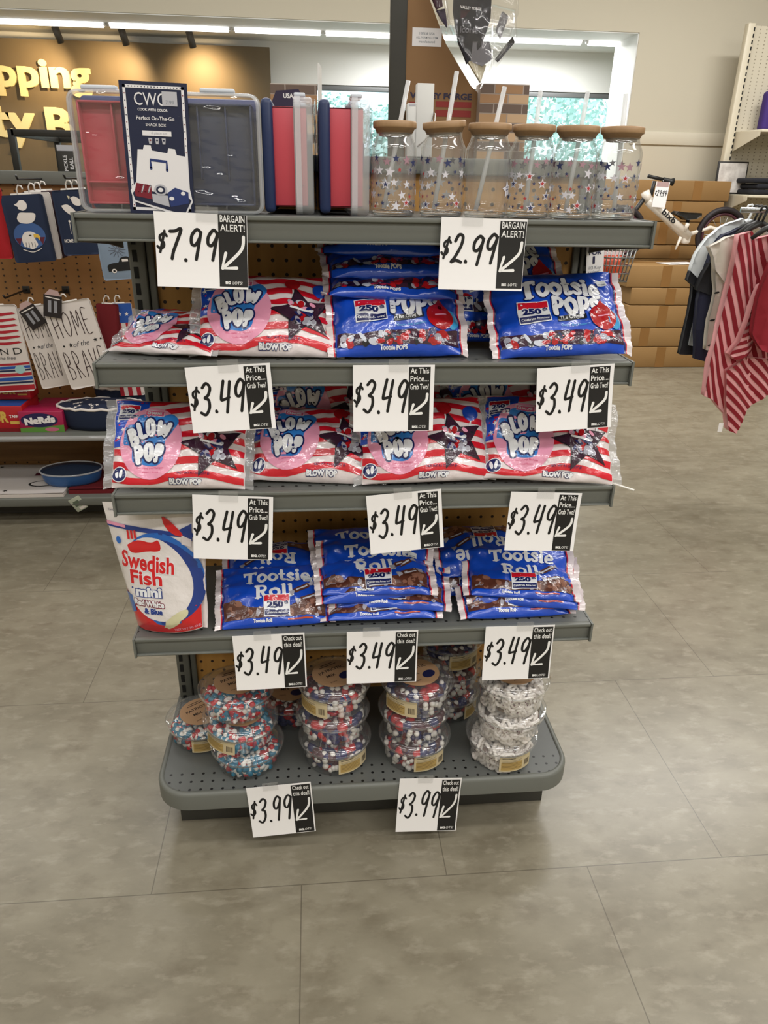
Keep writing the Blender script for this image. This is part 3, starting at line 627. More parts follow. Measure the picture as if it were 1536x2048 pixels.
KIND = {'blow': dict(w=.240, h=.168, T=.050, base=F_WHITE, art=art_blow, seal='clear'), 'pops': dict(w=.226, h=.172, T=.050, base=F_BLUE, art=art_pops, seal='white'),
        'roll': dict(w=.205, h=.138, T=.036, base=F_BLUE, art=art_roll, seal='white')}
for k, d in KIND.items(): d['cut'] = d['art'](d['w'], d['h']).conform(.0075)
def bag_fn(w, h, T, seed, slump=.25, bend=0, crush=0):
    def f(x, y, l, side=1):
        u, v = 2*x/w, 2*y/h
        pr = max(0, 1-abs(u)**3)**.7 * math.sqrt(max(0, 1-min(1, abs(v))**2.2))
        lump = nz(x*38+seed*7.3, y*38, side*3.1)*.0045 + nz(x*85+seed, y*85, side*2.2)*.0016
        wr = (abs(u)**2.5)*.0035*math.sin(v*13+3*nz(x*20, y*20, seed))
        d = T/2*pr*(1-slump*v)+lump*min(1, pr*2.2)+wr*side+crush*.006*nz(x*22+seed*2, y*26+seed, 5)*min(1, pr*2)
        off = bend*(v*v)*(.02) + .004*nz(x*9+seed*3, y*9, 7)*abs(u)
        sag = -.006*abs(u)**3*nz(seed*1.7, u*2, 0)
        return (x+.0025*nz(y*40, seed, 1)*u, off-(d if side > 0 else -d*.8)-((.0010+EPS*l if l else 0) if side > 0 else 0), y+h/2+sag*(1 if v > 0 else .3))
    return f
def seal_mb(w, h, s, fn, kind, wid=.016):
    mb = MB(); n = 36; cols = []
    if kind == 'clear': cols = [(0, 1.0, C_SEAL)]
    else: cols = [(0, .16, F_NAVY), (.16, .30, F_RED), (.30, 1.0, F_WHITE)]
    for q0, q1, m in cols:
        V = []; F = []
        for i in range(n+1):
            y = -h/2*.985+h*.985*i/n; e = fn(s*w/2, y, 0)
            for q in (q0, q1):
                x = s*(w/2+wid*q*(1+.0*i)); zz = (1 if i % 2 else -1)*.0005*(q > .9)
                dy = .010*q*q*nz(y*16, s*3+w*90, 2)+.004*q*math.sin(y*60+s)
                V += [(e[0]+s*wid*q+zz, e[1]+dy-.0004, e[2]-.003*q), (e[0]+s*wid*q+zz, e[1]+dy+.0006, e[2]-.003*q)]
        for i in range(n):
            b = 4*i; c = b+4
            F += [(b, b+2, c+2, c), (b+1, c+1, c+3, b+3), (b+2, b+3, c+3, c+2), (b, c, c+1, b+1)]
        mb.add(V, F, m, False)
    return mb
_proto = {}
def bag_proto(kind, var):
    if (kind, var) in _proto: return _proto[kind, var]
    d = KIND[kind]; w, h = d['w'], d['h']; seed = var*3.7+len(kind); fn = bag_fn(w, h, d['T'], seed, bend=(.0, .5, -.4)[var % 3], crush=(.6, 1.0, 1.6)[var % 3])
    mb = MB(); nu, nv = 44, 34
    for side, m in ((1, d['base']), (-1, F_BACK if kind == 'blow' else d['base'])):
        V = []; F = []
        for j in range(nv+1):
            v = -math.cos(PI*j/nv)
            for i in range(nu+1): V.append(fn((i/nu-.5)*w, v*h/2, 0, side))
        for j in range(nv):
            for i in range(nu):
                q = (j*(nu+1)+i, j*(nu+1)+i+1, (j+1)*(nu+1)+i+1, (j+1)*(nu+1)+i); F.append(q if side > 0 else q[::-1])
        mb.add(V, F, m, True)
    d['cut'].lay(mb, fn); film_me = mb
    _proto[kind, var] = (film_me, seal_mb(w, h, -1, fn, d['seal']), seal_mb(w, h, 1, fn, d['seal']), fn); return _proto[kind, var]
_bm = {}
GRP = {'blow': 'bags of lollipops with bubble gum', 'pops': 'blue lollipop bags', 'roll': 'blue chocolate chew bags'}
def bag(kind, var, pos, lean, roll, yaw, label, s=1.0, sticker=None, z=None, flip=False):
    d = KIND[kind]
    if (kind, var) not in _bm:
        A, B, C, fn = bag_proto(kind, var); o1 = A.build('printed_film'); o2 = B.build('end_seal'); o3 = C.build('end_seal')
        _bm[kind, var] = [o.data for o in (o1, o2, o3)]
        for o in (o1, o2, o3): bpy.data.objects.remove(o)
    t = thing('candy_bag', label, 'candy bag', pos, (-math.radians(lean), math.radians(roll+(180 if flip else 0)), math.radians(yaw)), GRP[kind]); t.rotation_mode = 'XYZ'
    if flip:
        R = Matrix.Rotation(math.radians(yaw), 3, 'Z') @ Matrix.Rotation(-math.radians(lean), 3, 'X') @ Matrix.Rotation(math.radians(roll+180), 3, 'Y')
    else:
        R = Matrix.Rotation(math.radians(yaw), 3, 'Z') @ Matrix.Rotation(-math.radians(lean), 3, 'X') @ Matrix.Rotation(math.radians(roll), 3, 'Y')
    t.rotation_euler = R.to_euler('XYZ'); t.scale = (s, s, s)
    for nm, me in zip(('printed_film', 'end_seal', 'end_seal'), _bm[kind, var]):
        o = bpy.data.objects.new(nm, me); COL.objects.link(o); o.parent = t
    if sticker:
        fn = bag_proto(kind, var)[3]; a = Art(); sx, sy = sticker; a.rect(sx-.009, sy-.006, sx+.009, sy+.006, M_STICK, 12); a.rect(sx-.006, sy-.004, sx+.006, sy-.002, M_STICKG, 13)
        a.conform(.004); mb = MB(); a.lay(mb, fn, False); mb.build('price_sticker', t)
    if flip: t.location = Vector(pos) + R @ Vector((0, 0, -d['h']*s))
    if z is not None:
        if flip:
            rest(t, z)
        else: rest(t, z)
    return t
def onshelf(px, py, k, dy=0): p = at(px, py, z=ZS[k]); p.y += dy; return p
# second shelf
z2 = ZS[1]
bag('blow', 2, (-.365, .045, z2), 68, -4, -22, 'crumpled lollipop bag slumped at the shelf end beside the tea towels', .80, z=z2)
t = bag('blow', 0, (-.180, .030, z2), 44, 2, 2, 'striped pink circle lollipop bag leaning on the second shelf next to the blue pile', .98, z=z2, sticker=None)
for i, (x, y, dz, ln, rl, yw, v, lb) in enumerate((
    (.050, .022, 0, 44, 0, 3, 1, 'blue lollipop bag at the foot of the pile, its anniversary badge tilted'),
    (.040, .062, .088, 74, 2, -2, 2, 'blue lollipop bag lying second in the pile behind the $2.99 card'),
    (.044, .085, .122, 76, -1, 2, 0, 'blue lollipop bag lying third from the bottom of the shaded pile'),
    (.03, .11, .158, 80, 1, -5, 1, 'topmost dark blue lollipop bag of the pile just under the top shelf'))):
    bag('pops', v, (x, y, z2+dz), ln, rl, yw, lb, .97, z=z2+dz, sticker=(.055, .058) if i == 0 else None)
bag('pops', 2, (.215, .13, z2), 26, 3, 10, 'blue lollipop bag standing in shadow behind the gap between the front blue bags', .95, z=z2)
bag('pops', 0, (.345, .026, z2), 43, -3, -2, 'upright blue lollipop bag at the shelf end with 250th badge', 1.0, z=z2, sticker=(.088, .052))
bag('pops', 1, (.275, .14, z2+.02), 36, -8, 6, 'shaded blue lollipop bag behind the upright one at the shelf end', 1.0, z=z2+.035)
# third shelf
z3 = ZS[2]
bag('blow', 0, (-.350, .012, z3), 36, 2, 1, 'striped lollipop bag with full pink circle beneath the tilted grab two card', .99, z=z3)
bag('blow', 1, (-.105, .028, z3), 52, 3, -2, 'striped lollipop bag lying back on the third shelf, second from the pouch end', 1.0, z=z3)
bag('blow', 2, (-.07, .165, z3), 22, -3, 6, 'shaded lollipop bag leaning on the pegboard behind the second striped bag', 1.0, z=z3+.015)
t = bag('blow', 0, (.105, .020, z3), 38, -1, 1, 'striped lollipop bag right under the $3.49 card in the middle of the shelf', 1.0, z=z3)
bag('blow', 1, (.10, .175, z3), 20, 4, -5, 'shaded lollipop bag half hidden behind the middle $3.49 card', 1.0, z=z3+.02)
pb = bag('blow', 2, (.340, .018, z3), 40, 3, -3, 'striped lollipop bag at the shelf end with a white stick poking out', 1.02, z=z3)
MB().tube([(.119, -.004, .004), (.158, -.016, -.012)], .0019, mat('white_paper_stick', '#f2efe8', .5), 8).build('lollipop_stick', pb)
bag('blow', 0, (.30, .15, z3), 24, -4, 4, 'lollipop bag with its badge showing behind the end bag with the stick', 1.0, z=z3+.022)
# fourth shelf
z4 = ZS[3]
bag('roll', 0, (-.185, .10, z4), 73, 2, 4, 'upside down blue chew bag lying behind the single front one by the pouch', 1.0, z=z4+.042, flip=True)
bag('roll', 1, (-.188, .020, z4), 60, -1, 2, 'blue chew bag lying in front next to the white standing pouch', 1.02, z=z4, sticker=(.068, .018))
for i, (x, y, dz, ln, rl, yw, v, lb) in enumerate((
    (.028, .024, 0, 76, 1, 1, 2, 'bottom blue chew bag of the middle pile'),
    (.046, .036, .022, 72, 3, -3, 0, 'second blue chew bag from the bottom of the middle pile'),
    (.020, .040, .040, 69, -1, 3, 1, 'third blue chew bag from the bottom of the middle pile'),
    (.018, .046, .052, 66, 1, -1, 2, 'blue chew bag on the front of the middle pile with full lettering'),
    (.014, .105, .062, 71, -2, 3, 0, 'blue chew bag at the back of the middle pile against the pegboard'))):
    bag('roll', v, (x, y, z4+dz), ln, rl, yw, lb, 1.06, z=z4+dz, sticker=(.075, .020) if i == 3 else None)
for i, (x, y, dz, ln, rl, yw, v, lb, fl) in enumerate((
    (.315, .024, 0, 75, 2, 4, 1, 'bottom blue chew bag of the pile at the shelf end', False),
    (.330, .034, .020, 70, 5, -3, 0, 'blue chew bag second from the bottom at the shelf end', False),
    (.322, .040, .034, 68, 7, 1, 2, 'blue chew bag on top of the end pile, lettering tilted down', False),
    (.275, .115, .05, 68, 6, 6, 1, 'upside down blue chew bag behind the end pile', True),
    (.225, .110, .0, 62, 10, 14, 0, 'blue chew bag wedged on edge between the middle and end piles', False))):
    bag('roll', v, (x, y, z4+dz), ln, rl, yw, lb, 1.04, z=z4+dz, flip=fl)

# ------------------------------------------------------------------ standing pouch of gummy fish
def pouch():
    w0, w1, h = .146, .212, .272; a = Art()
    hw = lambda y: (w0+(w1-w0)*(y/h+.5))/2
    P_RED = film('pouch_red', '#d7161f', .3, .3, 30); P_BLUE = film('pouch_blue', '#1d69c4', .3, .3, 30); P_DEEP = film('pouch_deep_blue', '#143a8e', .3, .3, 30); P_WHITE = film('pouch_white', '#ece6e4', .35, .5, 70)
    P_PALE = film('pale_fish', '#dcd8b0', .4, .4, 40)
    B = -h/2
    a.poly([(-hw(B), B+.002), (hw(B), B+.002), (hw(-.07), -.07), (.02, -.095), (-.03, -.085), (-hw(-.045), -.045)], P_RED, 1)
    a.ell(.012, -.018, .086, .096, P_BLUE, 2, 44, .2); a.ell(.018, -.024, .078, .088, P_DEEP, 3, 44, .2); a.ell(.0, -.020, .0745, .089, P_WHITE, 4, 44, .2)
    a.poly([(-hw(-.1), -.10), (-hw(-.05), -.05), (-.06, -.055), (-.055, -.09)], P_BLUE, 5)
    a.poly([(-hw(.095), .098), (hw(.085), .073), (hw(.085), .064), (-hw(.095), .088)], P_DEEP, 2); a.poly([(-hw(.095), .099), (-.055, .092), (-.055, .086), (-hw(.095), .092)], F_PINK, 3)
    a.poly(smooth_line([(.028, .110), (.040, .105), (.062, .082), (.068, .070), (.050, .074), (.034, .090), (.028, .110)], 4)[:-1], P_RED, 5)     # red fish
    a.poly([(.060, .082), (.088, .094), (.085, .058), (.066, .070)], P_DEEP, 4)
    a.poly([(.066, .072), (.084, .062), (.082, .046), (.064, .054)], F_WHITE, 6)
    a.poly(smooth_line([(-.055, .052), (-.030, .062), (.0, .058), (.016, .062), (.018, .042), (-.010, .040), (-.045, .036), (-.055, .052)], 4)[:-1], P_RED, 6)
    for i, x in enumerate((-.052, -.044, -.036)): a.poly([(x, .064+.001*i), (x+.005, .064), (x+.0035, .082), (x-.001, .082)], P_RED, 6)
    a.ell(-.076, .060, .006, .008, P_BLUE, 5, 14)
    sx = dict(outline=F_TEXT, ol=.035)
    a.text('Swedish', -.014, .017, w=.118, h=.036, m=P_RED, l=9, bold=.03, rot=-.13, **sx)
    a.text('Fish', -.020, -.015, w=.072, h=.030, m=P_RED, l=9, bold=.03, rot=-.05, **sx)
    a.text('mini', -.018, -.045, w=.058, h=.020, m=F_TEXT, l=9, bold=.05, rot=-.03, outline=P_DEEP, ol=.06)
    a.text('Red White', -.020, -.069, w=.068, h=.013, m=F_TEXT, l=9, bold=.05, rot=-.08, outline=film('plum_print', '#7b1238', .35), ol=.09)
    a.text('& Blue', -.012, -.086, w=.042, h=.013, m=P_DEEP, l=9, bold=.06, rot=-.06, **sx)
    a.poly(smooth_line([(.002, -.120), (.012, -.108), (.040, -.088), (.058, -.084), (.056, -.098), (.038, -.110), (.014, -.122), (.008, -.118), (.002, -.120)], 4)[:-1], P_PALE, 8)
    a.text('NET WT 30 OZ', .048, -.126, w=.05, m=F_PINK, l=4, bold=.03)
    a.text('Contains', -.082, .122, w=.022, m=F_NAVY, l=3); a.conform(.0085)
    T = .062
    def fn(x, y, l, side=1):
        W = hw(y); u = max(-1, min(1, x/W)); v = y/h+.5; W
        pr = max(0, 1-abs(u)**3)**.8*(max(0, 1-v**2.2)**.8)*(.55+.45*min(1, (1-v)*1.2))
        d = T/2*pr*(1.0 if v > .10 else .55+.45*v/.1) + .003*nz(x*30, y*30, side)*pr + .0012*nz(x*80, y*80, side+4)
        return (x, (-d if side > 0 else d*.9)-((.0012+EPS*l if l else 0) if side > 0 else 0)+.010*v*v*(-u if u < 0 else .2*u), y+h/2+.006*(1-u*u)*(-1 if v < .1 else 0))
    mb = MB(); nu, nv = 34, 44
    for side in (1, -1):
        V = []; F = []
        for j in range(nv+1):
            y = (j/nv-.5)*h
            for i in range(nu+1): V.append(fn((i/nu*2-1)*hw(y), y, 0, side))
        for j in range(nv):
            for i in range(nu):
                q = (j*(nu+1)+i, j*(nu+1)+i+1, (j+1)*(nu+1)+i+1, (j+1)*(nu+1)+i); F.append(q if side > 0 else q[::-1])
        mb.add(V, F, P_WHITE, True)
    a.lay(mb, fn)
    # bottom gusset closes the pouch
    V = []; n = 12
    for i in range(n+1): V.append(fn((i/n*2-1)*hw(-h/2), -h/2, 0, 1)); V.append(fn((i/n*2-1)*hw(-h/2), -h/2, 0, -1))
    mb.add(V, [(2*i, 2*i+1, 2*i+3, 2*i+2) for i in range(n)], P_RED, True)
    t = thing('candy_pouch', 'white red and blue stand-up pouch of gummy fish on the shelf end', 'candy pouch')
    mb.build('printed_film', t)
    sm = MB(); V = []; n = 40
    for i in range(n+1):
        y = (i/n-.5)*h; p = fn(hw(y), y, 0, 1); V += [p, (p[0]+.011, p[1]+.003*math.sin(y*50), p[2]), (p[0]+.011, p[1]+.001+.003*math.sin(y*50), p[2]), (p[0], p[1]+.001, p[2])]
    sm.add(V, [(i*4+e, i*4+(e+1) % 4, i*4+4+(e+1) % 4, i*4+4+e) for i in range(n) for e in range(4)], F_WHITE, True); sm.build('edge_seal', t)
    return t
pc = pouch(); pc.location = (-.398, .032, z4); pc.scale = (.96,)*3; pc.rotation_euler = (-math.radians(4), math.radians(-6), math.radians(-16)); rest(pc, z4)
# ------------------------------------------------------------------ clear tubs of candy on the base
C_TUB = clear('clear_tub', (.97, .98, .98), .05, .05, (35, .35), 1.5); C_LID = clear('clear_lid', (.97, .98, .98), .06, .05, (28, .5), 1.7)
M_KRAFT = mat('kraft_label', '#b58f6b', .6); M_CREAML = mat('cream_label', '#cdbd98', .6); M_LTXT = mat('label_print', '#3a2a22', .6); M_NAVYL = mat('navy_label_blob', '#1c1f4a', .5); M_YEL = mat('label_band', '#b79a5c', .6)
K_WHITE = mat('candy_white', '#f1ebe4', .35); K_TEAL = mat('candy_teal', '#2f7c9a', .3); K_RED = mat('candy_corn_red', '#c2202a', .3); K_RED2 = mat('gum_red', '#c01a20', .25); K_NAVY = mat('gum_navy', '#23245c', .25)
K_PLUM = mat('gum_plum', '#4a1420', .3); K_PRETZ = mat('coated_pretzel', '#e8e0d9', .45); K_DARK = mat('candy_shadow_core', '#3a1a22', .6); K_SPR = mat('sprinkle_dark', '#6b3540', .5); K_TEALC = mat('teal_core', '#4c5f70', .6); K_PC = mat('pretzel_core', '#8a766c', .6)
def torus(R, r, n=12, m=6):
    V = []; F = []
    for i in range(n):
        a = 2*PI*i/n
        for j in range(m):
            b = 2*PI*j/m; V.append(((R+r*math.cos(b))*math.cos(a), (R+r*math.cos(b))*math.sin(a), r*math.sin(b)))
    for i in range(n):
        for j in range(m): F.append((i*m+j, ((i+1) % n)*m+j, ((i+1) % n)*m+(j+1) % m, i*m+(j+1) % m))
    return V, F
TOR = torus(.0082, .0043)
def rrot(rd): return Matrix.Rotation(rd.uniform(0, 6.28), 4, 'Z') @ Matrix.Rotation(rd.uniform(0, 6.28), 4, 'X') @ Matrix.Rotation(rd.uniform(0, 6.28), 4, 'Y')
def contents(kind, H, seed):
    rd = random.Random(seed); mb = MB(); R0, R1 = .0660, .0722
    rad = lambda z: R0+(R1-R0)*z/H
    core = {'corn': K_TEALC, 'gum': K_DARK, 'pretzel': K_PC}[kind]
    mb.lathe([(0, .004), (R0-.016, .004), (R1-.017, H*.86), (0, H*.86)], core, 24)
    n = {'corn': 270, 'gum': 150, 'pretzel': 120}[kind]
    for k in range(n):
        top = rd.random() < .38; a = rd.uniform(0, 2*PI)
        if top: r = math.sqrt(rd.random())*(R1-.016); z = H*.86+rd.uniform(0, .006)
        else: z = rd.uniform(.007, H*.88); r = rad(z)-rd.uniform(*{'corn': (.008, .012), 'gum': (.0175, .021), 'pretzel': (.0085, .013)}[kind])
        T = Matrix.Translation((r*math.cos(a), r*math.sin(a), z)) @ rrot(rd)
        if kind == 'corn':
            q = .0066; L = .0102; c = rd.choice((K_TEAL, K_TEAL, K_RED))
            V = [(ra*math.cos(2*PI*i/7), ra*math.sin(2*PI*i/7), zz) for ra, zz in ((q*.75, -L), (q, -L*.75), (q, L*.3), (q*.75, L*.75), (q*.3, L)) for i in range(7)]
            s = lambda i0, i1: [(i*7+j, i*7+(j+1) % 7, (i+1)*7+(j+1) % 7, (i+1)*7+j) for i in range(i0, i1) for j in range(7)]
            mb.add(V, s(0, 2)+[tuple(range(6, -1, -1))], c, True, T); mb.add(V, s(2, 4)+[tuple(range(28, 35))], K_WHITE, True, T)
        elif kind == 'gum':
            c = rd.choice((K_RED2, K_NAVY, K_PLUM, K_NAVY) if not top else (K_PLUM, K_NAVY, K_RED2, K_PLUM)); q = rd.uniform(.0115, .0145)  # top pieces take darker colours, shade put into the mix
            mb.add([(x*q, y*q*.9, z2*q*.9) for x, y, z2 in ICO2[0]], ICO2[1], c, True, T)
            if rd.random() < (.22 if top else .52):
                q = rd.uniform(.0056, .0074); rr = (rad(z)-.0068) if not top else r*.9 if not top else r; aa = a+rd.uniform(-.12, .12); zz = max(.007, z+rd.uniform(-.008, .008)) if not top else z+.009
                mb.add([(x*q+rr*math.cos(aa), y*q+rr*math.sin(aa), w*q+zz) for x, y, w in ICO2[0]], ICO2[1], K_WHITE, True)
        else:
            tilt = Matrix.Translation((r*math.cos(a), r*math.sin(a), z)) @ Matrix.Rotation(a, 4, 'Z') @ Matrix.Rotation(PI/2+rd.uniform(-.5, .5), 4, 'Y') @ Matrix.Rotation(rd.uniform(0, 6), 4, 'Z') if not top else T
            for dx, dy in ((-.0075, 0), (.0075, 0), (0, .011)): mb.add(*TOR, K_PRETZ, True, tilt @ Matrix.Translation((dx, dy, 0)))
            for q in range(2):
                aa = a+rd.uniform(-.1, .1); zz = z+rd.uniform(-.006, .006); mb.add([(x*.0015+(rad(z)-.005)*math.cos(aa), y*.0015+(rad(z)-.005)*math.sin(aa), w*.0015+zz) for x, y, w in ICO1[0]], ICO1[1], K_SPR, True)
    return mb
def label_top():
    a = Art(); a.ell(0, 0, .049, .049, M_KRAFT, 1, 40); a.text('PATRIOTIC', 0, .012, w=.062, m=M_LTXT, l=2, bold=.02, arc=.003); a.text('MIX', -.010, -.004, w=.022, m=M_LTXT, l=2, bold=.02)
    a.ell(.018, -.018, .016, .012, M_NAVYL, 2, 20, .2); a.text('snack', -.016, -.026, w=.016, m=M_LTXT, l=2); a.line([(-.02, .030), (.02, .031)], .002, M_LTXT, 2); a.line([(-.014, .036), (.014, .037)], .002, M_LTXT, 2)
    return a
def label_side():
    a = Art(); a.rect(-.04, -.020, .04, .020, M_CREAML, 0); a.rect(-.036, -.016, .014, .006, M_YEL, 1)
    a.line([(-.034, .016), (-.005, .016)], .0014, M_LTXT, 1, sm=False)
    for k in range(7): a.line([(-.034, .011-k*.0036), (.012-(k % 3)*.005, .011-k*.0036)], .0007, M_LTXT, 2, sm=False)
    for k in range(9): a.rect(.021+k*.0017, -.012, .021+k*.0017+(.0006 if k % 3 else .0011), .004, M_LTXT, 1)
    return a.conform(.006)
LT, LS = label_top(), label_side()
_tub = {}
def tub_mesh(kind, H, seed):
    k = (kind, H, seed)
    if k in _tub: return _tub[k]
    t = MB().lathe([(0, .0), (.064, .0), (.068, .003), (.0755, H-.012), (.0775, H-.010), (.0775, H-.006), (.081, H-.006), (.081, H)], C_TUB, 56).build('tub_wall')
    l = MB().lathe([(.0825, H-.004), (.0830, H+.001), (.080, H+.003), (.076, H+.001), (.073, H+.004), (.070, H+.010), (.060, H+.0125), (0, H+.0125)], C_LID, 56).build('lid')
    lt = MB(); LT.lay(lt, lambda x, y, q: (x, y, H+.0127+.0003*q), False); lt = lt.build('lid_label')
    sl = MB(); LS.lay(sl, lambda x, y, q: ((.0745+.0003*q)*math.sin(x/.0735), -(.0745+.0003*q)*math.cos(x/.0735), H*.48+y*min(1, H/.056)), True); sl = sl.build('side_label')
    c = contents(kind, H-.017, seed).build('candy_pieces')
    r = [(o.name.split('.')[0], o.data) for o in (t, l, lt, sl, c)]
    for o in (t, l, lt, sl, c): bpy.data.objects.remove(o)
    _tub[k] = r; return r
TUBG = 'clear round candy tubs on the base shelf'
def tub(kind, H, seed, x, y, z, face, label, rx=0, ry=0, lidrot=0):
    R = Matrix.Rotation(rx, 3, 'X') @ Matrix.Rotation(ry, 3, 'Y') @ Matrix.Rotation(face, 3, 'Z')
    t = thing('candy_tub', label, 'candy tub', (x, y, z), R.to_euler(), TUBG)
    for nm, me in tub_mesh(kind, H, seed):
        o = bpy.data.objects.new(nm, me); COL.objects.link(o); o.parent = t
        if nm == 'candy_pieces': o['kind'] = 'stuff'
        if nm == 'lid_label': o.rotation_euler = (0, 0, -face+lidrot)
    return t
HC, HG = .052, .062; LD = .0135
def stack(kind, H, seeds, x, y, faces, labels, tilts, offs=None):
    z = ZB+.0005
    for i, s in enumerate(seeds):
        ox_, oy_ = offs[i] if offs else (0, 0); rx, ry = tilts[i]
        lift = .081*(abs(rx)+abs(ry))*.85; tub(kind, H, s, x+ox_, y+oy_, z+lift, faces[i], labels[i], rx, ry, .3*i-.1); z += H+LD+lift*1.25
stack('corn', HC, (1, 2, 3), -.268, .072, (2.6, -.62, 2.9), ('bottom tub of the stack of teal, red and white candy corn', 'middle tub of the teal candy corn stack, its cream label facing out', 'top tub of the teal candy corn stack under the check out card'), ((0, 0), (.03, .07), (-.05, .05)), ((0, 0), (-.014, 0), (-.018, .004)))
stack('gum', HG, (4, 5, 6), -.070, .070, (.62, 2.4, -.78), ('bottom tub of the red and navy stack next to the candy corn', 'middle tub of the red and navy stack next to the candy corn, no label showing', 'top tub of the red and navy stack next to the candy corn, label turned aside'), ((0, 0),)*3, ((0, 0), (-.004, 0), (0, .004)))
stack('gum', HG, (6, 4, 5), .112, .066, (.42, 2.6, -.66), ('bottom tub of the red and navy stack next to the pretzels', 'middle tub of the red and navy stack next to the pretzels', 'top tub of the red and navy stack next to the pretzels with kraft lid label'), ((0, 0),)*3, ((0, 0), (-.002, 0), (.0, .0)))
stack('pretzel', HG, (7, 8, 7), .330, .052, (.28, 2.2, 3.6), ('bottom pretzel tub with a cream label over the base edge', 'middle tub of the white pretzel stack', 'top tub of the white pretzel stack'), ((0, 0),)*3, ((-.018, 0), (-.006, 0), (-.004, .004)))
tub('corn', HC, 2, -.382, .165, ZB+.0005, .35, 'single candy corn tub standing at the back corner of the base', 0, 0, .6)
tub('gum', HG, 5, -.176, .225, ZB+.0005, 2.0, 'shaded candy tub at the back between the two front stacks')
tub('gum', HG, 4, .215, .225, ZB+.0005, 1.0, 'lowest tub of the shaded back stack near the pretzels'); tub('gum', HG, 6, .215, .225, ZB+HG+LD+.001, 2.3, 'second tub of the shaded back stack near the pretzels'); tub('gum', HG, 5, .212, .225, ZB+2*(HG+LD)+.0015, .4, 'third tub of the shaded back stack near the pretzels')

# ------------------------------------------------------------------ snack boxes on the top shelf
C_SHELL = clear('frosted_clear_plastic', (.96, .97, .98), .045, .10, (14, .5, (1, 1, .35)), .6); C_WRAP = clear('shrink_wrap', (1, 1, 1), .0, .025, (16, .5, (.8, 1, 2.6)), 1.8)
M_TRAYR = mat('red_tray_plastic', '#cc4b58', .35); M_TRAYRD = mat('red_tray_wall', '#c24653', .35); M_TRAYN = mat('navy_tray_plastic', '#1d2d54', .35); M_HANDLE = mat('navy_handle', '#1c2a63', .35); M_FROST = mat('frosted_rim', '#c9ced6', .35)
M_PNAVY = mat('navy_card_print', '#171f3d', .45); M_PWHITE = mat('white_card_print', '#e8e6e8', .45); M_PGREY = mat('grey_card_print', '#b9b9c0', .45); M_PRED = mat('dark_red_card_print', '#7a1a2c', .45); M_PBLUE = mat('blue_card_print', '#24366f', .45)
C_EDGE = clear('frosted_plastic_edge', (.93, .95, .97), .32, .14, (14, .3), .8)
BW, BH, BD = .284, .170, .080
def outline(w, h, r, n=6): 
    P = []
    for cx, cz, a0 in ((w/2-r, r, -PI/2), (w/2-r, h-r, 0), (-w/2+r, h-r, PI/2), (-w/2+r, r, PI)):
        P += [(cx+r*math.cos(a0+PI/2*k/n), cz+r*math.sin(a0+PI/2*k/n)) for k in range(n+1)]
    return P
def shell(mb, w, h, r, y0, y1, m, ins=.004, zoff=0):          # rounded open-backed cover
    rings = [(0, y1), (0, y0+ins), (ins*.4, y0+ins*.25), (ins, y0)]; V = []; k = 0
    for i, y in rings:
        P = outline(w-2*i, h-2*i, max(.002, r-i)); k = len(P); V += [(x, y, z+i+zoff) for x, z in P]
    F = [(i*k+j, i*k+(j+1) % k, (i+1)*k+(j+1) % k, (i+1)*k+j) for i in range(len(rings)-1) for j in range(k)]
    mb.add(V, F, C_EDGE, True); mb.add(V, [tuple(range((len(rings)-1)*k, len(rings)*k))], m, True)
def ringbar(mb, w, h, r, y0, y1, wd, m, zoff=0):
    A = outline(w, h, r); B = [(x, z+wd) for x, z in outline(w-2*wd, h-2*wd, max(.002, r-wd))]; k = len(A); V = [(x, y, z+zoff) for y in (y0, y1) for P in (A, B) for x, z in P]
    F = []
    for j in range(k):
        n = (j+1) % k; F += [(j, n, k+n, k+j), (2*k+j, 3*k+j, 3*k+n, 2*k+n), (j, 2*k+j, 2*k+n, n), (k+j, k+n, 3*k+n, 3*k+j)]
    mb.add(V, F, m, False)
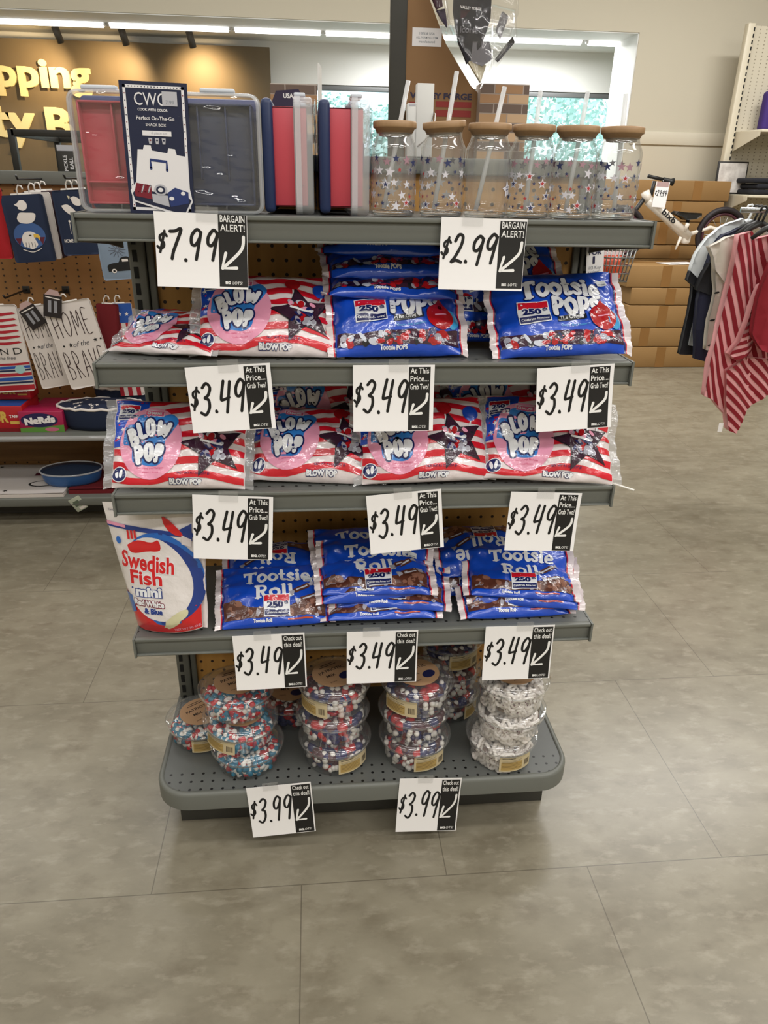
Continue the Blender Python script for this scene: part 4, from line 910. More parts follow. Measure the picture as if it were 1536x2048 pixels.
def snack_box(loc, rot, label, card):
    t = thing('snack_box', label, 'snack box', loc, rot, 'lidded snack boxes'); f, b = -BD/2, BD/2
    mb = MB(); shell(mb, BW, BH, .016, f, f+.030, C_SHELL); mb.build('clear_lid', t)
    mb = MB(); ringbar(mb, BW+.004, BH+.001, .016, f+.019, f+.028, .0045, C_EDGE, 0); mb.build('lid_rim', t)
    def tray(x0, x1, m, md, name, rl, rr, cells):
        mb = MB(); cx, w = (x0+x1)/2, x1-x0; z0, z1 = .012, BH-.014; y0, y1 = f+.010, b-.016; yk = y0+.017
        mb.box((cx, yk+.002, (z0+z1)/2), (w, .004, z1-z0), m, .001)
        for c, d in (((x0+.0015, (y0+y1)/2, (z0+z1)/2), (.003, y1-y0, z1-z0)), ((x1-.0015, (y0+y1)/2, (z0+z1)/2), (.003, y1-y0, z1-z0)), ((cx, (y0+y1)/2, z0+.0015), (w, y1-y0, .003)), ((cx, (y0+y1)/2, z1-.0015), (w, y1-y0, .003))): mb.box(c, d, md, .001)
        for ax, pos in cells:
            if ax == 'v': mb.box((x0+pos*w, (y0+yk)/2+.002, (z0+z1)/2+(z1-z0)*.12), (.003, yk-y0-.004, (z1-z0)*.72), md, .001)
            else: mb.box((cx, (y0+yk)/2+.002, z0+pos*(z1-z0)), (w, yk-y0-.004, .003), md, .001)
        mb.build(name, t)
    tray(-BW/2+.012, -.022, M_TRAYR, M_TRAYRD, 'red_tray', 1, 0, (('v', .46), ('h', .22)))
    tray(.012, BW/2-.012, M_TRAYN, M_TRAYN, 'navy_tray', 0, 1, (('v', .30), ('v', .66)))
    MB().box((0, b-.009, BH/2), (BW-.006, .018, BH-.006), M_TRAYN if not card else M_HANDLE, .007, 3).build('base_tray', t)
    mb = MB(); mb.box((-.026, f+.012, BH*.52), (.026, .02, .052), M_HANDLE, .006, 3); mb.box((-.016, f+.022, BH*.52), (.012, .02, .066), M_HANDLE, .004); mb.build('handle', t)
    for x in (-.095, .080):
        MB().box((x, f+.020, BH+.0035), (.052, .018, .006), M_FROST, .002).build('latch', t)
    for x in (-.078, -.045, .055, .085):
        MB().box((x, f+.001, .007), (.0025, .003, .012), C_SHELL, .0008).build('lid_rib', t)
    # the shrink film pulled over the lid
    n, k = 60, 48; V = []
    for j in range(k+1):
        for i in range(n+1):
            x = (i/n-.5)*(BW-.004); z = .003+(BH-.006)*j/k; V.append((x, f-.0036-.0026*nz(x*16, z*55+x*20, 3)-.001*nz(x*40, z*120, 5), z))
    MB().add(V, [(j*(n+1)+i, j*(n+1)+i+1, (j+1)*(n+1)+i+1, (j+1)*(n+1)+i) for j in range(k) for i in range(n)], C_WRAP, True).build('shrink_wrap', t)
    if card:
        a = Art(); w, h = .099, .182
        a.rect(-w/2, -h/2, w/2, h/2, M_PNAVY, 0)
        for x0, z0, x1, z1 in ((-w/2+.005, -h/2+.005, w/2-.005, -h/2+.009), (-w/2+.005, h/2-.009, w/2-.005, h/2-.005), (-w/2+.005, -h/2+.005, -w/2+.009, h/2-.005), (w/2-.009, -h/2+.005, w/2-.005, h/2-.005)): a.rect(x0, z0, x1, z1, M_PWHITE, 1)
        for k in range(18): 
            a.ell(-w/2+.009+k*.0047, h/2-.007, .0009, .0009, M_PNAVY, 2, 6)
            if k < 17:
                for s in (-1, 1): a.ell(s*(w/2-.007), -h/2+.012+k*.0096, .0009, .0009, M_PNAVY if k % 2 else M_PRED, 2, 6)
        a.text('CWC', -.006, .068, w=.046, h=.017, m=M_PWHITE, l=2, bold=.0); a.text('COOK WITH COLOR', -.003, .054, w=.044, m=M_PWHITE, l=2, bold=.03)
        a.rect(.012, .060, .034, .079, M_PGREY, 3); a.text('7.99', .023, .065, w=.012, m=M_STICKG, l=4)
        a.text('Perfect On-The-Go', 0, .043, w=.056, m=M_PWHITE, l=2, bold=.01); a.text('SNACK BOX', 0, .034, w=.030, m=M_PWHITE, l=2, bold=.01)
        a.rect(-.021, .019, .022, .026, M_PWHITE, 2); a.text('4 piece set', .004, .0225, w=.024, m=M_PGREY, l=3)
        for i, x in enumerate((-.010, 0, .010)): a.poly([(x-.003, .016), (x+.003, .016), (x+.002, .008), (x-.002, .008)], M_PGREY, 2); a.ell(x, .013, .0015, .0012, M_PRED if i == 0 else M_PNAVY, 3, 10)
        a.poly([(-.046, -.058), (-.036, -.045), (-.030, .000), (-.022, .0), (-.020, .006), (-.010, .006), (-.009, -.001), (.014, -.004), (.016, .003), (.026, .002), (.028, -.006), (.044, -.008), (.044, -.050), (.048, -.072), (.034, -.095), (-.042, -.074)], M_PWHITE, 4)
        a.line([(-.012, -.026), (-.012, -.014), (.012, -.016), (.012, -.028)], .004, M_PBLUE, 5, sm=False)
        a.poly([(-.043, -.062), (-.040, -.072), (.034, -.091), (.046, -.070), (.040, -.064), (-.038, -.056)], M_PNAVY, 5)
        a.poly([(-.040, -.060), (-.036, -.047), (-.014, -.050), (-.014, -.070), (-.039, -.066)], M_PRED, 6); a.poly([(.010, -.060), (.022, -.052), (.042, -.058), (.042, -.074), (.014, -.080)], M_PBLUE, 6); a.poly([(-.014, -.062), (.010, -.064), (.012, -.080), (-.013, -.074)], M_PGREY, 6)
        for k in range(4): a.line([(-.034+k*.005, -.060), (-.030+k*.005, -.050)], .002, M_PGREY if k % 2 else M_PRED, 7, sm=False)
        for k in range(3): a.ell(0, -.056, .010-.003*k, .008-.0025*k, (M_PGREY, M_PNAVY, M_PWHITE)[k], 7+k, 16)
        a.ell(.034, -.060, .0035, .0028, M_PWHITE, 7, 12); a.ell(.016, -.068, .004, .003, M_PWHITE, 7, 12)
        mb = MB(); a.lay(mb, lambda x, z, l: (x, -EPS*l, z), False); mb.box((0, .0006, 0), (w, .0008, h), M_PNAVY)
        o = mb.build('product_card', t); o.location = (-.013, f-.0055, .090); o.rotation_euler = (0, math.radians(1.2), 0)
    return t
z1 = ZS[0]
snack_box((-.318, .070, z1+.0005), (0, 0, 0), 'lidded snack box facing out with red and navy trays and a navy product card', True)
snack_box((-.134, .185, z1+.0005), (0, 0, math.radians(90)), 'lidded snack box standing end on right next to the one facing out', False)
snack_box((-.045, .178, z1+.0005), (0, 0, math.radians(90)), 'lidded snack box standing end on beside the first tumbler', False)

# ------------------------------------------------------------------ glass tumblers
C_GLASS = clear('thin_glass', (.985, .99, .99), .045, .02, None, 1.6); M_BAMBOO = mat('bamboo_lid', '#a98864', .5, vary=(20, '#9a7954', .7, (1, 8, 1))); M_RING = mat('silicone_ring', '#b5a99a', .3)
M_STRAW = clear('translucent_straw', (.96, .97, .97), .55, .15, None, .9); M_SNAVY = mat('star_navy', '#333a63', .4); M_SWHITE = mat('star_white', '#d9d6de', .4); M_SROSE = mat('star_rose', '#a98490', .4); M_SRED = mat('star_red', '#b33a3c', .4)
def gmat():
    m = bpy.data.materials.new('thick_glass_base'); m.use_nodes = True; p = m.node_tree.nodes['Principled BSDF']
    p.inputs['Transmission Weight'].default_value = 1; p.inputs['Roughness'].default_value = .03; p.inputs['IOR'].default_value = 1.45; p.inputs['Base Color'].default_value = (.97, .99, .99, 1); return m
M_GBASE = gmat()
GR, GH = .0365, .130
def glass_r(z):
    if z < .004: return GR-.004+z
    if z < .100: return GR
    t = min(1, (z-.100)/.022); return GR-.0075*(t*t*(3-2*t))
def glass_mesh():
    mb = MB(); P = [(0, .0), (GR-.004, 0)]+[(glass_r(z), z) for z in (.002, .004, .03, .06, .09, .100, .104, .108, .112, .116, .120, .124, GH)]
    mb.lathe(P, C_GLASS, 48); mb.lathe([(0, .010)]+[(glass_r(z)-.0024, z) for z in (.012, .03, .06, .09, .100, .104, .108, .112, .116, .120, .124, GH)]+[(glass_r(GH), GH)], C_GLASS, 48)
    mb.lathe([(0, .0006), (GR-.005, .0006), (GR-.0012, .005), (GR-.0028, .0095), (0, .0095)], M_GBASE, 40); return mb
def stars_mesh(seed):
    rd = random.Random(seed); mb = MB(); put = lambda x, y, l: ((GR+.0004+.0002*l)*math.sin(x/GR), -(GR+.0004+.0002*l)*math.cos(x/GR), y); a = Art(); row = 0
    for y0 in (.018, .034, .050, .066, .084):
        nn = 13; row += 1
        for k in range(nn):
            x = (k+rd.uniform(-.2, .2)+.5*(row % 2))/nn*2*PI*GR-PI*GR; y = y0+rd.uniform(-.004, .004); c = rd.choice('wnwornn' if y0 < .08 else 'rnrn')
            if c == 'w': a.star(x, y, rd.uniform(.0062, .0090), M_SWHITE, 0, rd.uniform(-.2, .2))
            elif c == 'n': a.star(x, y, rd.uniform(.0058, .0078) if y0 > .08 else .0034, M_SNAVY, 1, rd.uniform(-.2, .2))
            elif c == 'o':
                a.star(x, y, .0086, M_SWHITE, 0); a.star(x, y, .0048, M_SNAVY if rd.random() < .6 else M_SRED, 1)
            else: a.star(x, y, rd.uniform(.0058, .0080) if y0 > .08 else .0036, M_SROSE if y0 > .08 else M_SRED, 1, rd.uniform(-.2, .2))
    a.conform(.004); a.lay(mb, put, False); return mb
lidm = MB().lathe([(0, -.008), (GR-.0080, -.008), (GR-.0048, -.0015), (GR-.0022, -.0005), (GR-.0016, .001), (GR-.0016, .0075), (GR-.003, .0095), (0, .0095)], M_BAMBOO, 48)
lidm.lathe([(GR-.016, -.0125), (GR-.0118, -.0115), (GR-.0118, -.008), (GR-.018, -.008)], M_RING, 40); lidm.lathe([(.010, -.008), (.010, -.0092), (.014, -.0092), (.014, -.008)], M_RING, 32)
GM, LM = glass_mesh().build('glass_body').data, lidm.build('bamboo_lid').data; SMS = [stars_mesh(s).build('star_print').data for s in (3, 8)]
for o in [o for o in COL.objects if o.name.split('.')[0] in ('glass_body', 'bamboo_lid', 'star_print')]: bpy.data.objects.remove(o)
cups = [(.0365, .062, .26, .10, 'glass tumbler right next to the end-on snack box', 0, 0), (.1165, .062, .20, .075, 'glass tumbler with tilted lid and the tallest straw', 1, 1), (.1900, .056, .235, .10, 'glass tumbler whose side is almost free of printed stars', 0, 0),
        (.2635, .060, .215, .03, 'star printed glass tumbler above the $2.99 card arrow', 1, 0), (.3365, .058, .24, .05, 'star printed glass tumbler next to the end one', 0, 1), (.4095, .054, .225, -.01, 'glass tumbler at the free end of the top shelf, beige wall behind', 1, 0)]
SL = (.188, .203, .183, .180, .180, .178)
for i, (x, y, ty, tx, lb, sv, rt) in enumerate(cups):
    t = thing('glass_tumbler', lb, 'tumbler', (x, y, z1+.0004), (0, 0, i*1.1), 'glass tumblers with bamboo lids')
    for nm, me in (('glass_body', GM), ('star_print', SMS[sv]), ('bamboo_lid', LM)):
        if nm == 'star_print' and i == 2: continue
        o = bpy.data.objects.new(nm, me); COL.objects.link(o); o.parent = t
        if nm == 'bamboo_lid': o.location = (0, 0, GH+.0005); o.rotation_euler = (0, (.07 if i == 1 else 0), -i*1.1)
        if i == 1 and nm == 'bamboo_lid': o.location = (0, 0, GH+.0025); o.rotation_euler = (Matrix.Rotation(-1.1, 3, 'Z') @ Matrix.Rotation(-.085, 3, 'Y') @ Matrix.Rotation(.03, 3, 'X')).to_euler()
    L = SL[i]; c, s = math.cos(-i*1.1), math.sin(-i*1.1); ax = (tx*.30, -.012); R2 = lambda v: (v[0]*c-v[1]*s, v[0]*s+v[1]*c, v[2])
    b = R2((-tx*.16, -.004, .012)); e = R2((tx*.16*(L/.15), .003, .012+L*.985)); MB().tube([b, tuple((p+q)/2 for p, q in zip(b, e)), e], .0037, M_STRAW, 12).build('straw', t)
    if i == 2:
        a = Art(); a.star(.0, 0, .014, M_SWHITE, 0, .2, .5); a.star(0, 0, .0145, M_SNAVY, -1, .2, .5); a.line([(-.004, .003), (.004, .004)], .0012, M_SNAVY, 1); a.line([(-.004, -.001), (.004, 0)], .0012, M_SNAVY, 1); a.line([(0, .004), (0, -.006)], .0012, M_SNAVY, 1); a.conform(.004)
        mb = MB(); o_ = .95; a.lay(mb, lambda x, y, l: ((GR+.0008+.0003*l)*math.sin(x/GR+o_), -(GR+.0008+.0003*l)*math.cos(x/GR+o_), .044+y), False); st = mb.build('star_sticker', t); st.rotation_euler = (0, 0, -i*1.1)
# ------------------------------------------------------------------ the gondola run behind, with tea towels
YG = 2.12; GX0, GX1 = -3.6, .98
M_PEG2 = dots('brown_pegboard', '#94693a', '#2c1b0d', .0508, .0254, .0042, grain=(5, '#8c6536', .8, (5, 1, .5))); M_PLANK = mat('brown_hardboard', '#7d5a31', .6, vary=(6, '#6b4a26', .8, (.6, 1, 6)))
zt2 = at(100, 348, y=YG).z; zmid = at(100, 872, y=1.74).z
wg = thing('gondola_shelving', 'long grey gondola with tan pegboard carrying tea towels behind the candy stand', 'store shelving')
cx = (GX0+GX1)/2; L = GX1-GX0
MB().box((cx, YG+.008, (zt2+.12)/2), (L, .012, zt2-.12), M_PEG2).build('pegboard', wg)
MB().box((cx, YG, zt2-.015), (L, .05, .05), M_STEEL, .004).build('top_rail', wg)
MB().box((cx, YG-.002, zmid-.145), (L, .006, .20), M_PLANK).build('back_plank', wg)
for x in (GX0+.02, -2.1, GX1-.02): MB().box((x, YG+.01, zt2/2), (.04, .05, zt2), M_POST, .003).build('post', wg)
o = MB().box((cx, 1.93, zmid-.008), (L, .38, .016), M_STEEL, .003).build('shelf', wg); MB().tube([(GX0, 1.742, zmid-.012), (GX1, 1.742, zmid-.012)], .012, clear('clear_ticket_strip', (.9, .9, .9), .3, .06, (9, .4), 1.6), 10).build('ticket_strip', o)
zlow = .125
MB().box((cx, 1.92, zlow-.02), (L, .40, .04), M_STEEL, .006).build('base_shelf', wg); MB().box((cx, 1.98, .045), (L, .26, .085), mat('kick_plate')).build('kick_plate', wg)
MB().box((cx, YG+.47, zt2-.035), (L, .88, .02), M_STEEL, .003).build('rear_top_shelf', wg)
ZTOP = zt2-.025
M_HOOK = mat('black_hook_wire', '#191817', .4); M_HANG = mat('white_plastic_hanger', '#e6e1dc', .4)
TOWG = 'tea towels on the pegboard'
def towel(q, y, base, label, art=None, behind=(), hook=True, edge=None, T=.010, seed=0, cat='tea towel', name='tea_towel', bulge=.006):
    cen, w, h, ang = quad_on(*q, y=y); t = thing(name, label, cat, cen, (0, ang, 0), TOWG)
    fn = lambda x, z, l=0: -(bulge*(1-min(1, abs(2*x/w))**3)*(1-min(1, abs(2*z/h))**4)+.004*nz(x*14+seed, z*9, seed)+(.0008+.0004*l if l else 0))
    r = min(w, h)*.07; P = [(x, z-h/2) for x, z in outline(w, h, r, 4)]
    mb = MB(); sheet(mb, P, fn, lambda x, z: T, base, .03); mb.build('folded_cloth', t)
    if art:
        a = Art(); art(a, w, h); a.conform(.02); mb = MB(); a.lay(mb, lambda x, z, l: (x, fn(x, z, l), z), True); mb.build('printed_motif', t)
    if hook:
        mb = MB(); mb.tube([(-.012, .004, h/2-.012), (-.012, .004, h/2+.02), (-.004, .004, h/2+.032), (.006, .004, h/2+.030), (.010, .004, h/2+.018)], .003, M_HANG, 6); mb.box((0, .004, h/2-.004), (w*.5, .004, .018), M_HANG, .002); mb.build('hanger_tab', t)
    return t
def peg_hook(px, py, y0, label, hooky):
    p = at(px, py, y=hooky); t = thing('peg_hook', label, 'hook', (p.x, YG, p.z), group='peg hooks')
    MB().tube([(0, 0, 0), (0, -(YG-hooky), 0), (0, -(YG-hooky)-.012, .012)], .004, M_HOOK, 8).build('hook_wire', t); MB().box((0, .0, 0), (.03, .006, .03), M_HOOK, .002).build('hook_plate', t)
M_TNAVY = mat('navy_cotton', '#182540', .85); M_TWHITE = mat('white_cotton', '#d8d0cb', .85); M_TRED = mat('red_cotton', '#a3101c', .85); M_TBLUE = mat('grey_blue_cotton', '#7e8fa3', .85); M_TDRED = mat('dark_red_cotton', '#6d1019', .85)
D_WHITE = mat('towel_white_print', '#e4ddd8', .8); D_BLUE = mat('towel_blue_print', '#3d5c93', .8); D_MAR = mat('towel_maroon_print', '#5b1a2c', .8); D_YEL = mat('towel_yellow_print', '#d9b24a', .8); D_BLK = mat('towel_black_print', '#141414', .8); D_RED = mat('towel_red_print', '#a81b2b', .8); D_TAN = mat('towel_cream_print', '#d6cdb0', .8); D_ROY = mat('towel_royal_print', '#2350a0', .8); D_GRY = mat('towel_grey_print', '#4d4d55', .8)
def art_eagle(a, w, h):
    a.poly(smooth_line([(-.12*w, .30*h), (-.10*w, .40*h), (.02*w, .42*h), (.10*w, .37*h), (.08*w, .30*h), (-.02*w, .27*h), (-.12*w, .30*h)], 4)[:-1], D_WHITE, 1)
    a.poly([(-.2*w, .36*h), (-.1*w, .32*h), (-.1*w, .39*h)], D_WHITE, 1); a.poly(smooth_line([(-.2*w, .16*h), (-.12*w, .24*h), (.05*w, .24*h), (.25*w, .22*h), (.2*w, .12*h), (.05*w, .08*h), (-.15*w, .10*h), (-.2*w, .16*h)], 4)[:-1], D_WHITE, 3)
    a.ell(0, -.10*h, .38*w, .20*h, D_BLUE, 1, 36); a.poly([(-.36*w, -.13*h), (-.2*w, -.13*h), (-.28*w, -.24*h)], D_MAR, 2); a.poly([(.36*w, -.13*h), (.2*w, -.13*h), (.28*w, -.24*h)], D_MAR, 2)
    a.poly(smooth_line([(-.18*w, -.26*h), (-.20*w, -.14*h), (-.10*w, -.05*h), (.06*w, -.04*h), (.18*w, -.09*h), (.12*w, -.15*h), (.16*w, -.24*h), (.02*w, -.30*h), (-.10*w, -.27*h), (-.18*w, -.26*h)], 4)[:-1], D_WHITE, 4)
    a.poly([(.10*w, -.08*h), (.20*w, -.08*h), (.26*w, -.12*h), (.22*w, -.18*h), (.18*w, -.13*h), (.10*w, -.13*h)], D_YEL, 5); a.ell(.02*w, -.095*h, .035*w, .010*h, D_BLK, 5, 10)
    for k in range(4): a.line([((-.12+.07*k)*w, -.20*h), ((-.13+.075*k)*w, -.27*h)], .012*w, D_GRY, 5, sm=False)
    a.line([(-.22*w, -.30*h), (0, -.345*h), (.22*w, -.30*h)], .018*w, D_WHITE, 4)
def art_home2(a, w, h):
    a.poly(smooth_line([(-.02*w, .38*h), (.10*w, .40*h), (.25*w, .34*h), (.22*w, .26*h), (.05*w, .28*h), (-.02*w, .38*h)], 4)[:-1], D_WHITE, 1); a.poly([(-.10*w, .42*h), (-.02*w, .40*h), (-.06*w, .35*h)], D_TAN, 2)
    a.poly(smooth_line([(-.30*w, .27*h), (-.12*w, .28*h), (.06*w, .18*h), (.08*w, .08*h), (-.08*w, .12*h), (-.24*w, .20*h), (-.30*w, .27*h)], 4)[:-1], D_WHITE, 1)
    for k in range(5): a.line([((-.18+.09*k)*w, -.16*h), ((-.16+.09*k)*w, .02*h)], .012*w, D_WHITE, 1); a.ell((-.16+.09*k)*w, .03*h, .03*w, .02*h, D_WHITE, 2, 8)
    a.text('HOME SWEET HOME', 0, -.27*h, w=.82*w, h=.055*h, m=D_WHITE, l=1, bold=.03)
def art_truck(a, w, h):
    for k in range(12):
        t = 2*PI*k/12; a.line([(.05*w+.05*w*math.cos(t), .18*h+.04*h*math.sin(t)), (.05*w+.24*w*math.cos(t), .18*h+.16*h*math.sin(t))], .014*w, D_GRY, 1)
    a.poly(smooth_line([(-.30*w, -.30*h), (-.30*w, -.16*h), (-.14*w, -.11*h), (.02*w, -.10*h), (.10*w, .0), (.3*w, .02*h), (.40*w, -.10*h), (.42*w, -.28*h), (-.30*w, -.30*h)], 4)[:-1], D_BLK, 1)
    a.ell(-.14*w, -.29*h, .07*w, .05*h, D_WHITE, 2, 16); a.ell(-.14*w, -.29*h, .035*w, .025*h, D_BLK, 3, 12); a.rect(.13*w, -.09*h, .30*w, -.03*h, D_WHITE, 2)
def art_land(a, w, h):
    a.rect(-.45*w, .22*h, -.12*w, .44*h, D_GRY, 1)
    for i in range(3):
        for j in range(3): a.star((-.38+.1*i)*w, (.27+.065*j)*h, .035*w, D_WHITE, 2)
    for k in range(6):
        z = (.40-.065*k)*h; x0 = -.10*w if k < 4 else -.45*w; a.poly([(x0, z-.014*h), (.15*w, z-.020*h), (.42*w, z-.006*h), (.46*w, z), (.40*w, z+.016*h), (.1*w, z+.012*h), (x0, z+.018*h)], D_RED, 1)
    a.text('LAND', -.05*w, -.02*h, w=.92*w, h=.075*h, m=D_BLK, l=1, bold=-.005, space=1.5); a.text('of the free', .0, -.095*h, w=.5*w, m=D_GRY, l=1, shear=.25)
    zs = [(-.16, -.185, D_RED), (-.195, -.225, D_ROY), (-.235, -.255, D_TNV), (-.275, -.31, D_RED), (-.325, -.365, D_ROY), (-.378, -.40, D_TNV), (-.42, -.48, D_RED)]
    for z0, z1, m in zs: a.rect(-.5*w, z1*h, .5*w, z0*h, m, 1)
    a.ell(.28*w, -.235*h, .11*w, .05*h, mat('mint_sticker', '#9cc4c4', .4), 2, 18)
D_TNV = mat('towel_navy_print', '#1b2749', .8)
TALL = {'H': [[(0, 1), (.12, 0)], [(.62, 1), (.74, 0)], [(.06, .46), (.68, .54)]], 'O': [[(.45, 1), (.10, .80), (.05, .3), (.42, 0), (.78, .35), (.80, .8), (.45, 1)]], 'M': [[(0, 0), (.10, 1), (.45, .3), (.78, 1), (.92, 0)]],
        'E': [[(.62, 1), (.08, .98), (.12, .02), (.68, 0)], [(.08, .55), (.5, .56)]], 'B': [[(.05, 0), (.0, 1), (.5, .85), (.45, .60), (.1, .52), (.66, .34), (.6, .06), (.05, 0)]], 'R': [[(.05, 0), (.0, 1), (.55, .85), (.5, .58), (.05, .48), (.75, 0)]],
        'A': [[(.0, 0), (.40, 1), (.80, 0)], [(.16, .36), (.66, .38)]], 'V': [[(0, 1), (.4, 0), (.78, 1)]]}
def art_brave(a, w, h):
    def word(s, x0, x1, y0, y1):
        u = (x1-x0)/len(s)
        for i, c in enumerate(s):
            for st in TALL[c]: a.line([((x0+u*(i+px*.82))*w, (y0+(y1-y0)*pz)*h) for px, pz in st], .016*w, D_BLK2, 1, n=5)
    word('HOME', -.40, .46, .12, .40); word('BRAVE', -.40, .50, -.38, -.06)
    a.text('of the', .05*w, .02*h, w=.34*w, h=.06*h, m=D_GRY, l=1, shear=.35); a.star(-.18*w, .02*h, .055*w, D_BLK, 1); a.star(.36*w, .03*h, .05*w, D_BLK, 1); a.ell(-.33*w, .02*h, .022*w, .012*h, D_BLK, 1, 12); a.ell(.47*w, .03*h, .02*w, .012*h, D_BLK, 1, 10)
D_BLK2 = mat('towel_maroon_black_print', '#2c0f12', .8)
YT = 1.86
towel([(-62, 372), (0, 378), (26, 515), (-34, 520)], YT, M_TRED, 'red tea towel hanging at the very edge of the view', seed=1)
for k, (m, nm) in enumerate(((M_TWHITE, 'white tea towel edge right behind the eagle towel'), (mat('dark_pattern_cotton', '#3a2630', .85), 'dark patterned tea towel in the row behind the eagle towel'), (mat('blush_cotton', '#d2b9b5', .85), 'blush tea towel hindmost behind the eagle towel'))):
    d = 11*(k+1); towel([(20+d, 386-2*k), (84+d, 384-2*k), (116+d, 518-3*k), (48+d, 520-3*k)], YT+.035*(k+1), m, nm, seed=20+k)
towel([(3, 391), (80, 388), (116, 521), (28, 527)], YT, M_TNAVY, 'navy tea towel with a bald eagle and a white capped bird motif', art_eagle, seed=2)
towel([(114, 380), (190, 377), (214, 508), (138, 512)], YT+.04, M_TDRED, 'dark red tea towel showing below the home sweet home towel', seed=3)
towel([(104, 381), (176, 378), (201, 508), (127, 512)], YT, M_TNAVY, 'navy tea towel reading home sweet home', art_home2, seed=4)
towel([(194, 474), (262, 470), (276, 556), (205, 562)], YT, M_TBLUE, 'grey blue tea towel with a black pickup truck and firework', art_truck, hook=False, seed=5)
for px, py, nm in ((35, 358, 'peg hook holding the eagle towel'), (130, 356, 'peg hook holding the home sweet home towel')): peg_hook(px, py, YG, nm, YT-.03)
def tagband(t, x, z, rot, label):
    mb = MB(); a = Art(); a.rect(-.034, -.042, .034, .042, mat('dark_tag_print', '#1d1518', .5), 1); a.poly([(-.03, .042), (.03, .042), (.018, .062), (-.012, .064)], mat('blush_tag_print', '#b79a97', .6), 1)
    for s in (-1, 1): a.rect(s*.011-.006, -.024, s*.011+.006, .022, mat('grey_tag_print', '#8f9097', .5), 2)
    a.line([(-.026, .034), (.026, .030)], .004, D_WHITE, 2, sm=False); c, q = math.cos(rot), math.sin(rot)
    for dy in (0, .001): a.lay(mb, lambda u, v, l: (x+u*c-v*q, -.018-.0004*l+dy, z+u*q+v*c), False)
    mb.build('swing_tag', t)
towel([(-58, 610), (36, 612), (66, 778), (-24, 790)], YT-.02, M_TWHITE, 'white tea towel with a painted flag over striped hem', art_land, seed=6)
towel([(192, 606), (232, 610), (252, 770), (206, 770)], YT+.06, M_TDRED, 'plain dark red tea towel behind the bold white pair', seed=8)
def art_flag(a, w, h):
    a.rect(-.5*w, .30*h, .5*w, .5*h, D_ROY, 1)
    for k in range(3): a.star((-.28+.28*k)*w, .39*h, .09*w, D_WHITE, 2)
    for k in range(3): a.rect((-.5+.34*k)*w, -.5*h, (-.33+.34*k)*w, .30*h, D_RED, 1)
towel([(213, 608), (262, 606), (290, 790), (240, 792)], YT+.08, M_TWHITE, 'flag patterned tea towel with stars on blue above red stripes', art_flag, seed=9)
t = towel([(42, 616), (112, 606), (140, 768), (74, 780)], YT-.01, M_TWHITE, 'white home of the brave tea towel half covered by its twin', art_brave, seed=10); tagband(t, -.005, .125, .35, '')
t = towel([(92, 611), (189, 596), (222, 762), (136, 783)], YT-.05, M_TWHITE, 'white home of the brave tea towel fully in view with dark tag', art_brave, seed=11); tagband(t, -.045, .165, -.35, '')
for px, nm in ((10, 'peg hook above the painted flag towel'), (95, 'peg hook above the home of the brave towels')): peg_hook(px, 596, YG, nm, YT+.02)
# sweets and tins on the mid shelf
BX = {'red': mat('carton_red', '#b01622', .4), 'blue': mat('carton_blue', '#1d4f9e', .4), 'green': mat('carton_green', '#5d8f3c', .4), 'magenta': mat('carton_magenta', '#a31a4a', .4), 'purple': mat('carton_purple', '#241b4d', .4), 'yel': mat('carton_yellow', '#d8b354', .4), 'w': mat('carton_white_print', '#ece8e6', .4), 'pink': mat('carton_pink', '#c76a86', .4)}
def carton(x0p, x1p, y0p, y1p, y, depth, z, base, label, art=None, yaw=0, topm=None):
    a = at(x0p, y1p, y=y); b = at(x1p, y0p, y=y); w = b.x-a.x; h = b.z-a.z
    t = thing('sweets_carton', label, 'sweets box', ((a.x+b.x)/2, y, z), (0, 0, yaw), 'boxes of sweets on the rear shelf')
    MB().box((0, depth/2, h/2), (w, depth, h), base, .003).build('box', t)
    if art: q = Art(); art(q, w, h); mb = MB(); q.lay(mb, lambda x, zz, l: (x, -.0004-.0003*l, zz), False); mb.build('front_print', t)
    if topm: MB().add([(-w/2+.004, .004, h+.0005), (w/2-.004, .004, h+.0005), (w/2-.004, depth-.004, h+.0005), (-w/2+.004, depth-.004, h+.0005)], [(0, 1, 2, 3)], topm).build('top_print', t)
    return t
def art_sour(a, w, h):
    a.text('SOUR', -.02*w, .58*h, w=.52*w, h=.44*h, m=BX['yel'], l=1, bold=.05); a.rect(.26*w, .30*h, .44*w, .42*h, BX['yel'], 1); a.text('TAFFY', .36*w, .60*h, w=.2*w, m=BX['w'], l=1, bold=.03); a.rect(-.5*w, 0, .5*w, .14*h, mat('carton_dark_red', '#7d0f18', .4), 1)
def art_nerds(a, w, h):
    a.poly([(-.5*w, 0), (.5*w, 0), (.5*w, .35*h), (-.5*w, .2*h)], BX['green'], 1); a.ell(-.04*w, .58*h, .42*w, .34*h, BX['purple'], 2, 30); a.text('NeRds', -.03*w, .58*h, w=.70*w, h=.34*h, m=BX['w'], l=4, bold=.07, rot=.10, outline=BX['purple'], ol=.04); a.ell(.22*w, .14*h, .16*w, .10*h, BX['pink'], 3, 16)
zm = zmid+.0005
carton(-60, 44, 822, 874, 1.80, .20, zm, BX['red'], 'red sour taffy carton at the shelf front with a blue flap on top', art_sour, topm=BX['blue'])
b1 = carton(-40, 60, 786, 814, 1.885, .10, zm+.085, BX['red'], 'upper red sour taffy carton behind the front one', art_sour)
b1.location.z = zm+at(0, 822, y=1.80).z-at(0, 874, y=1.80).z+.003
carton(44, 125, 832, 874, 1.79, .10, zm, BX['magenta'], 'magenta and green Nerds'.replace(' Nerds', '') + ' carton of tiny crunchy sweets', art_nerds)
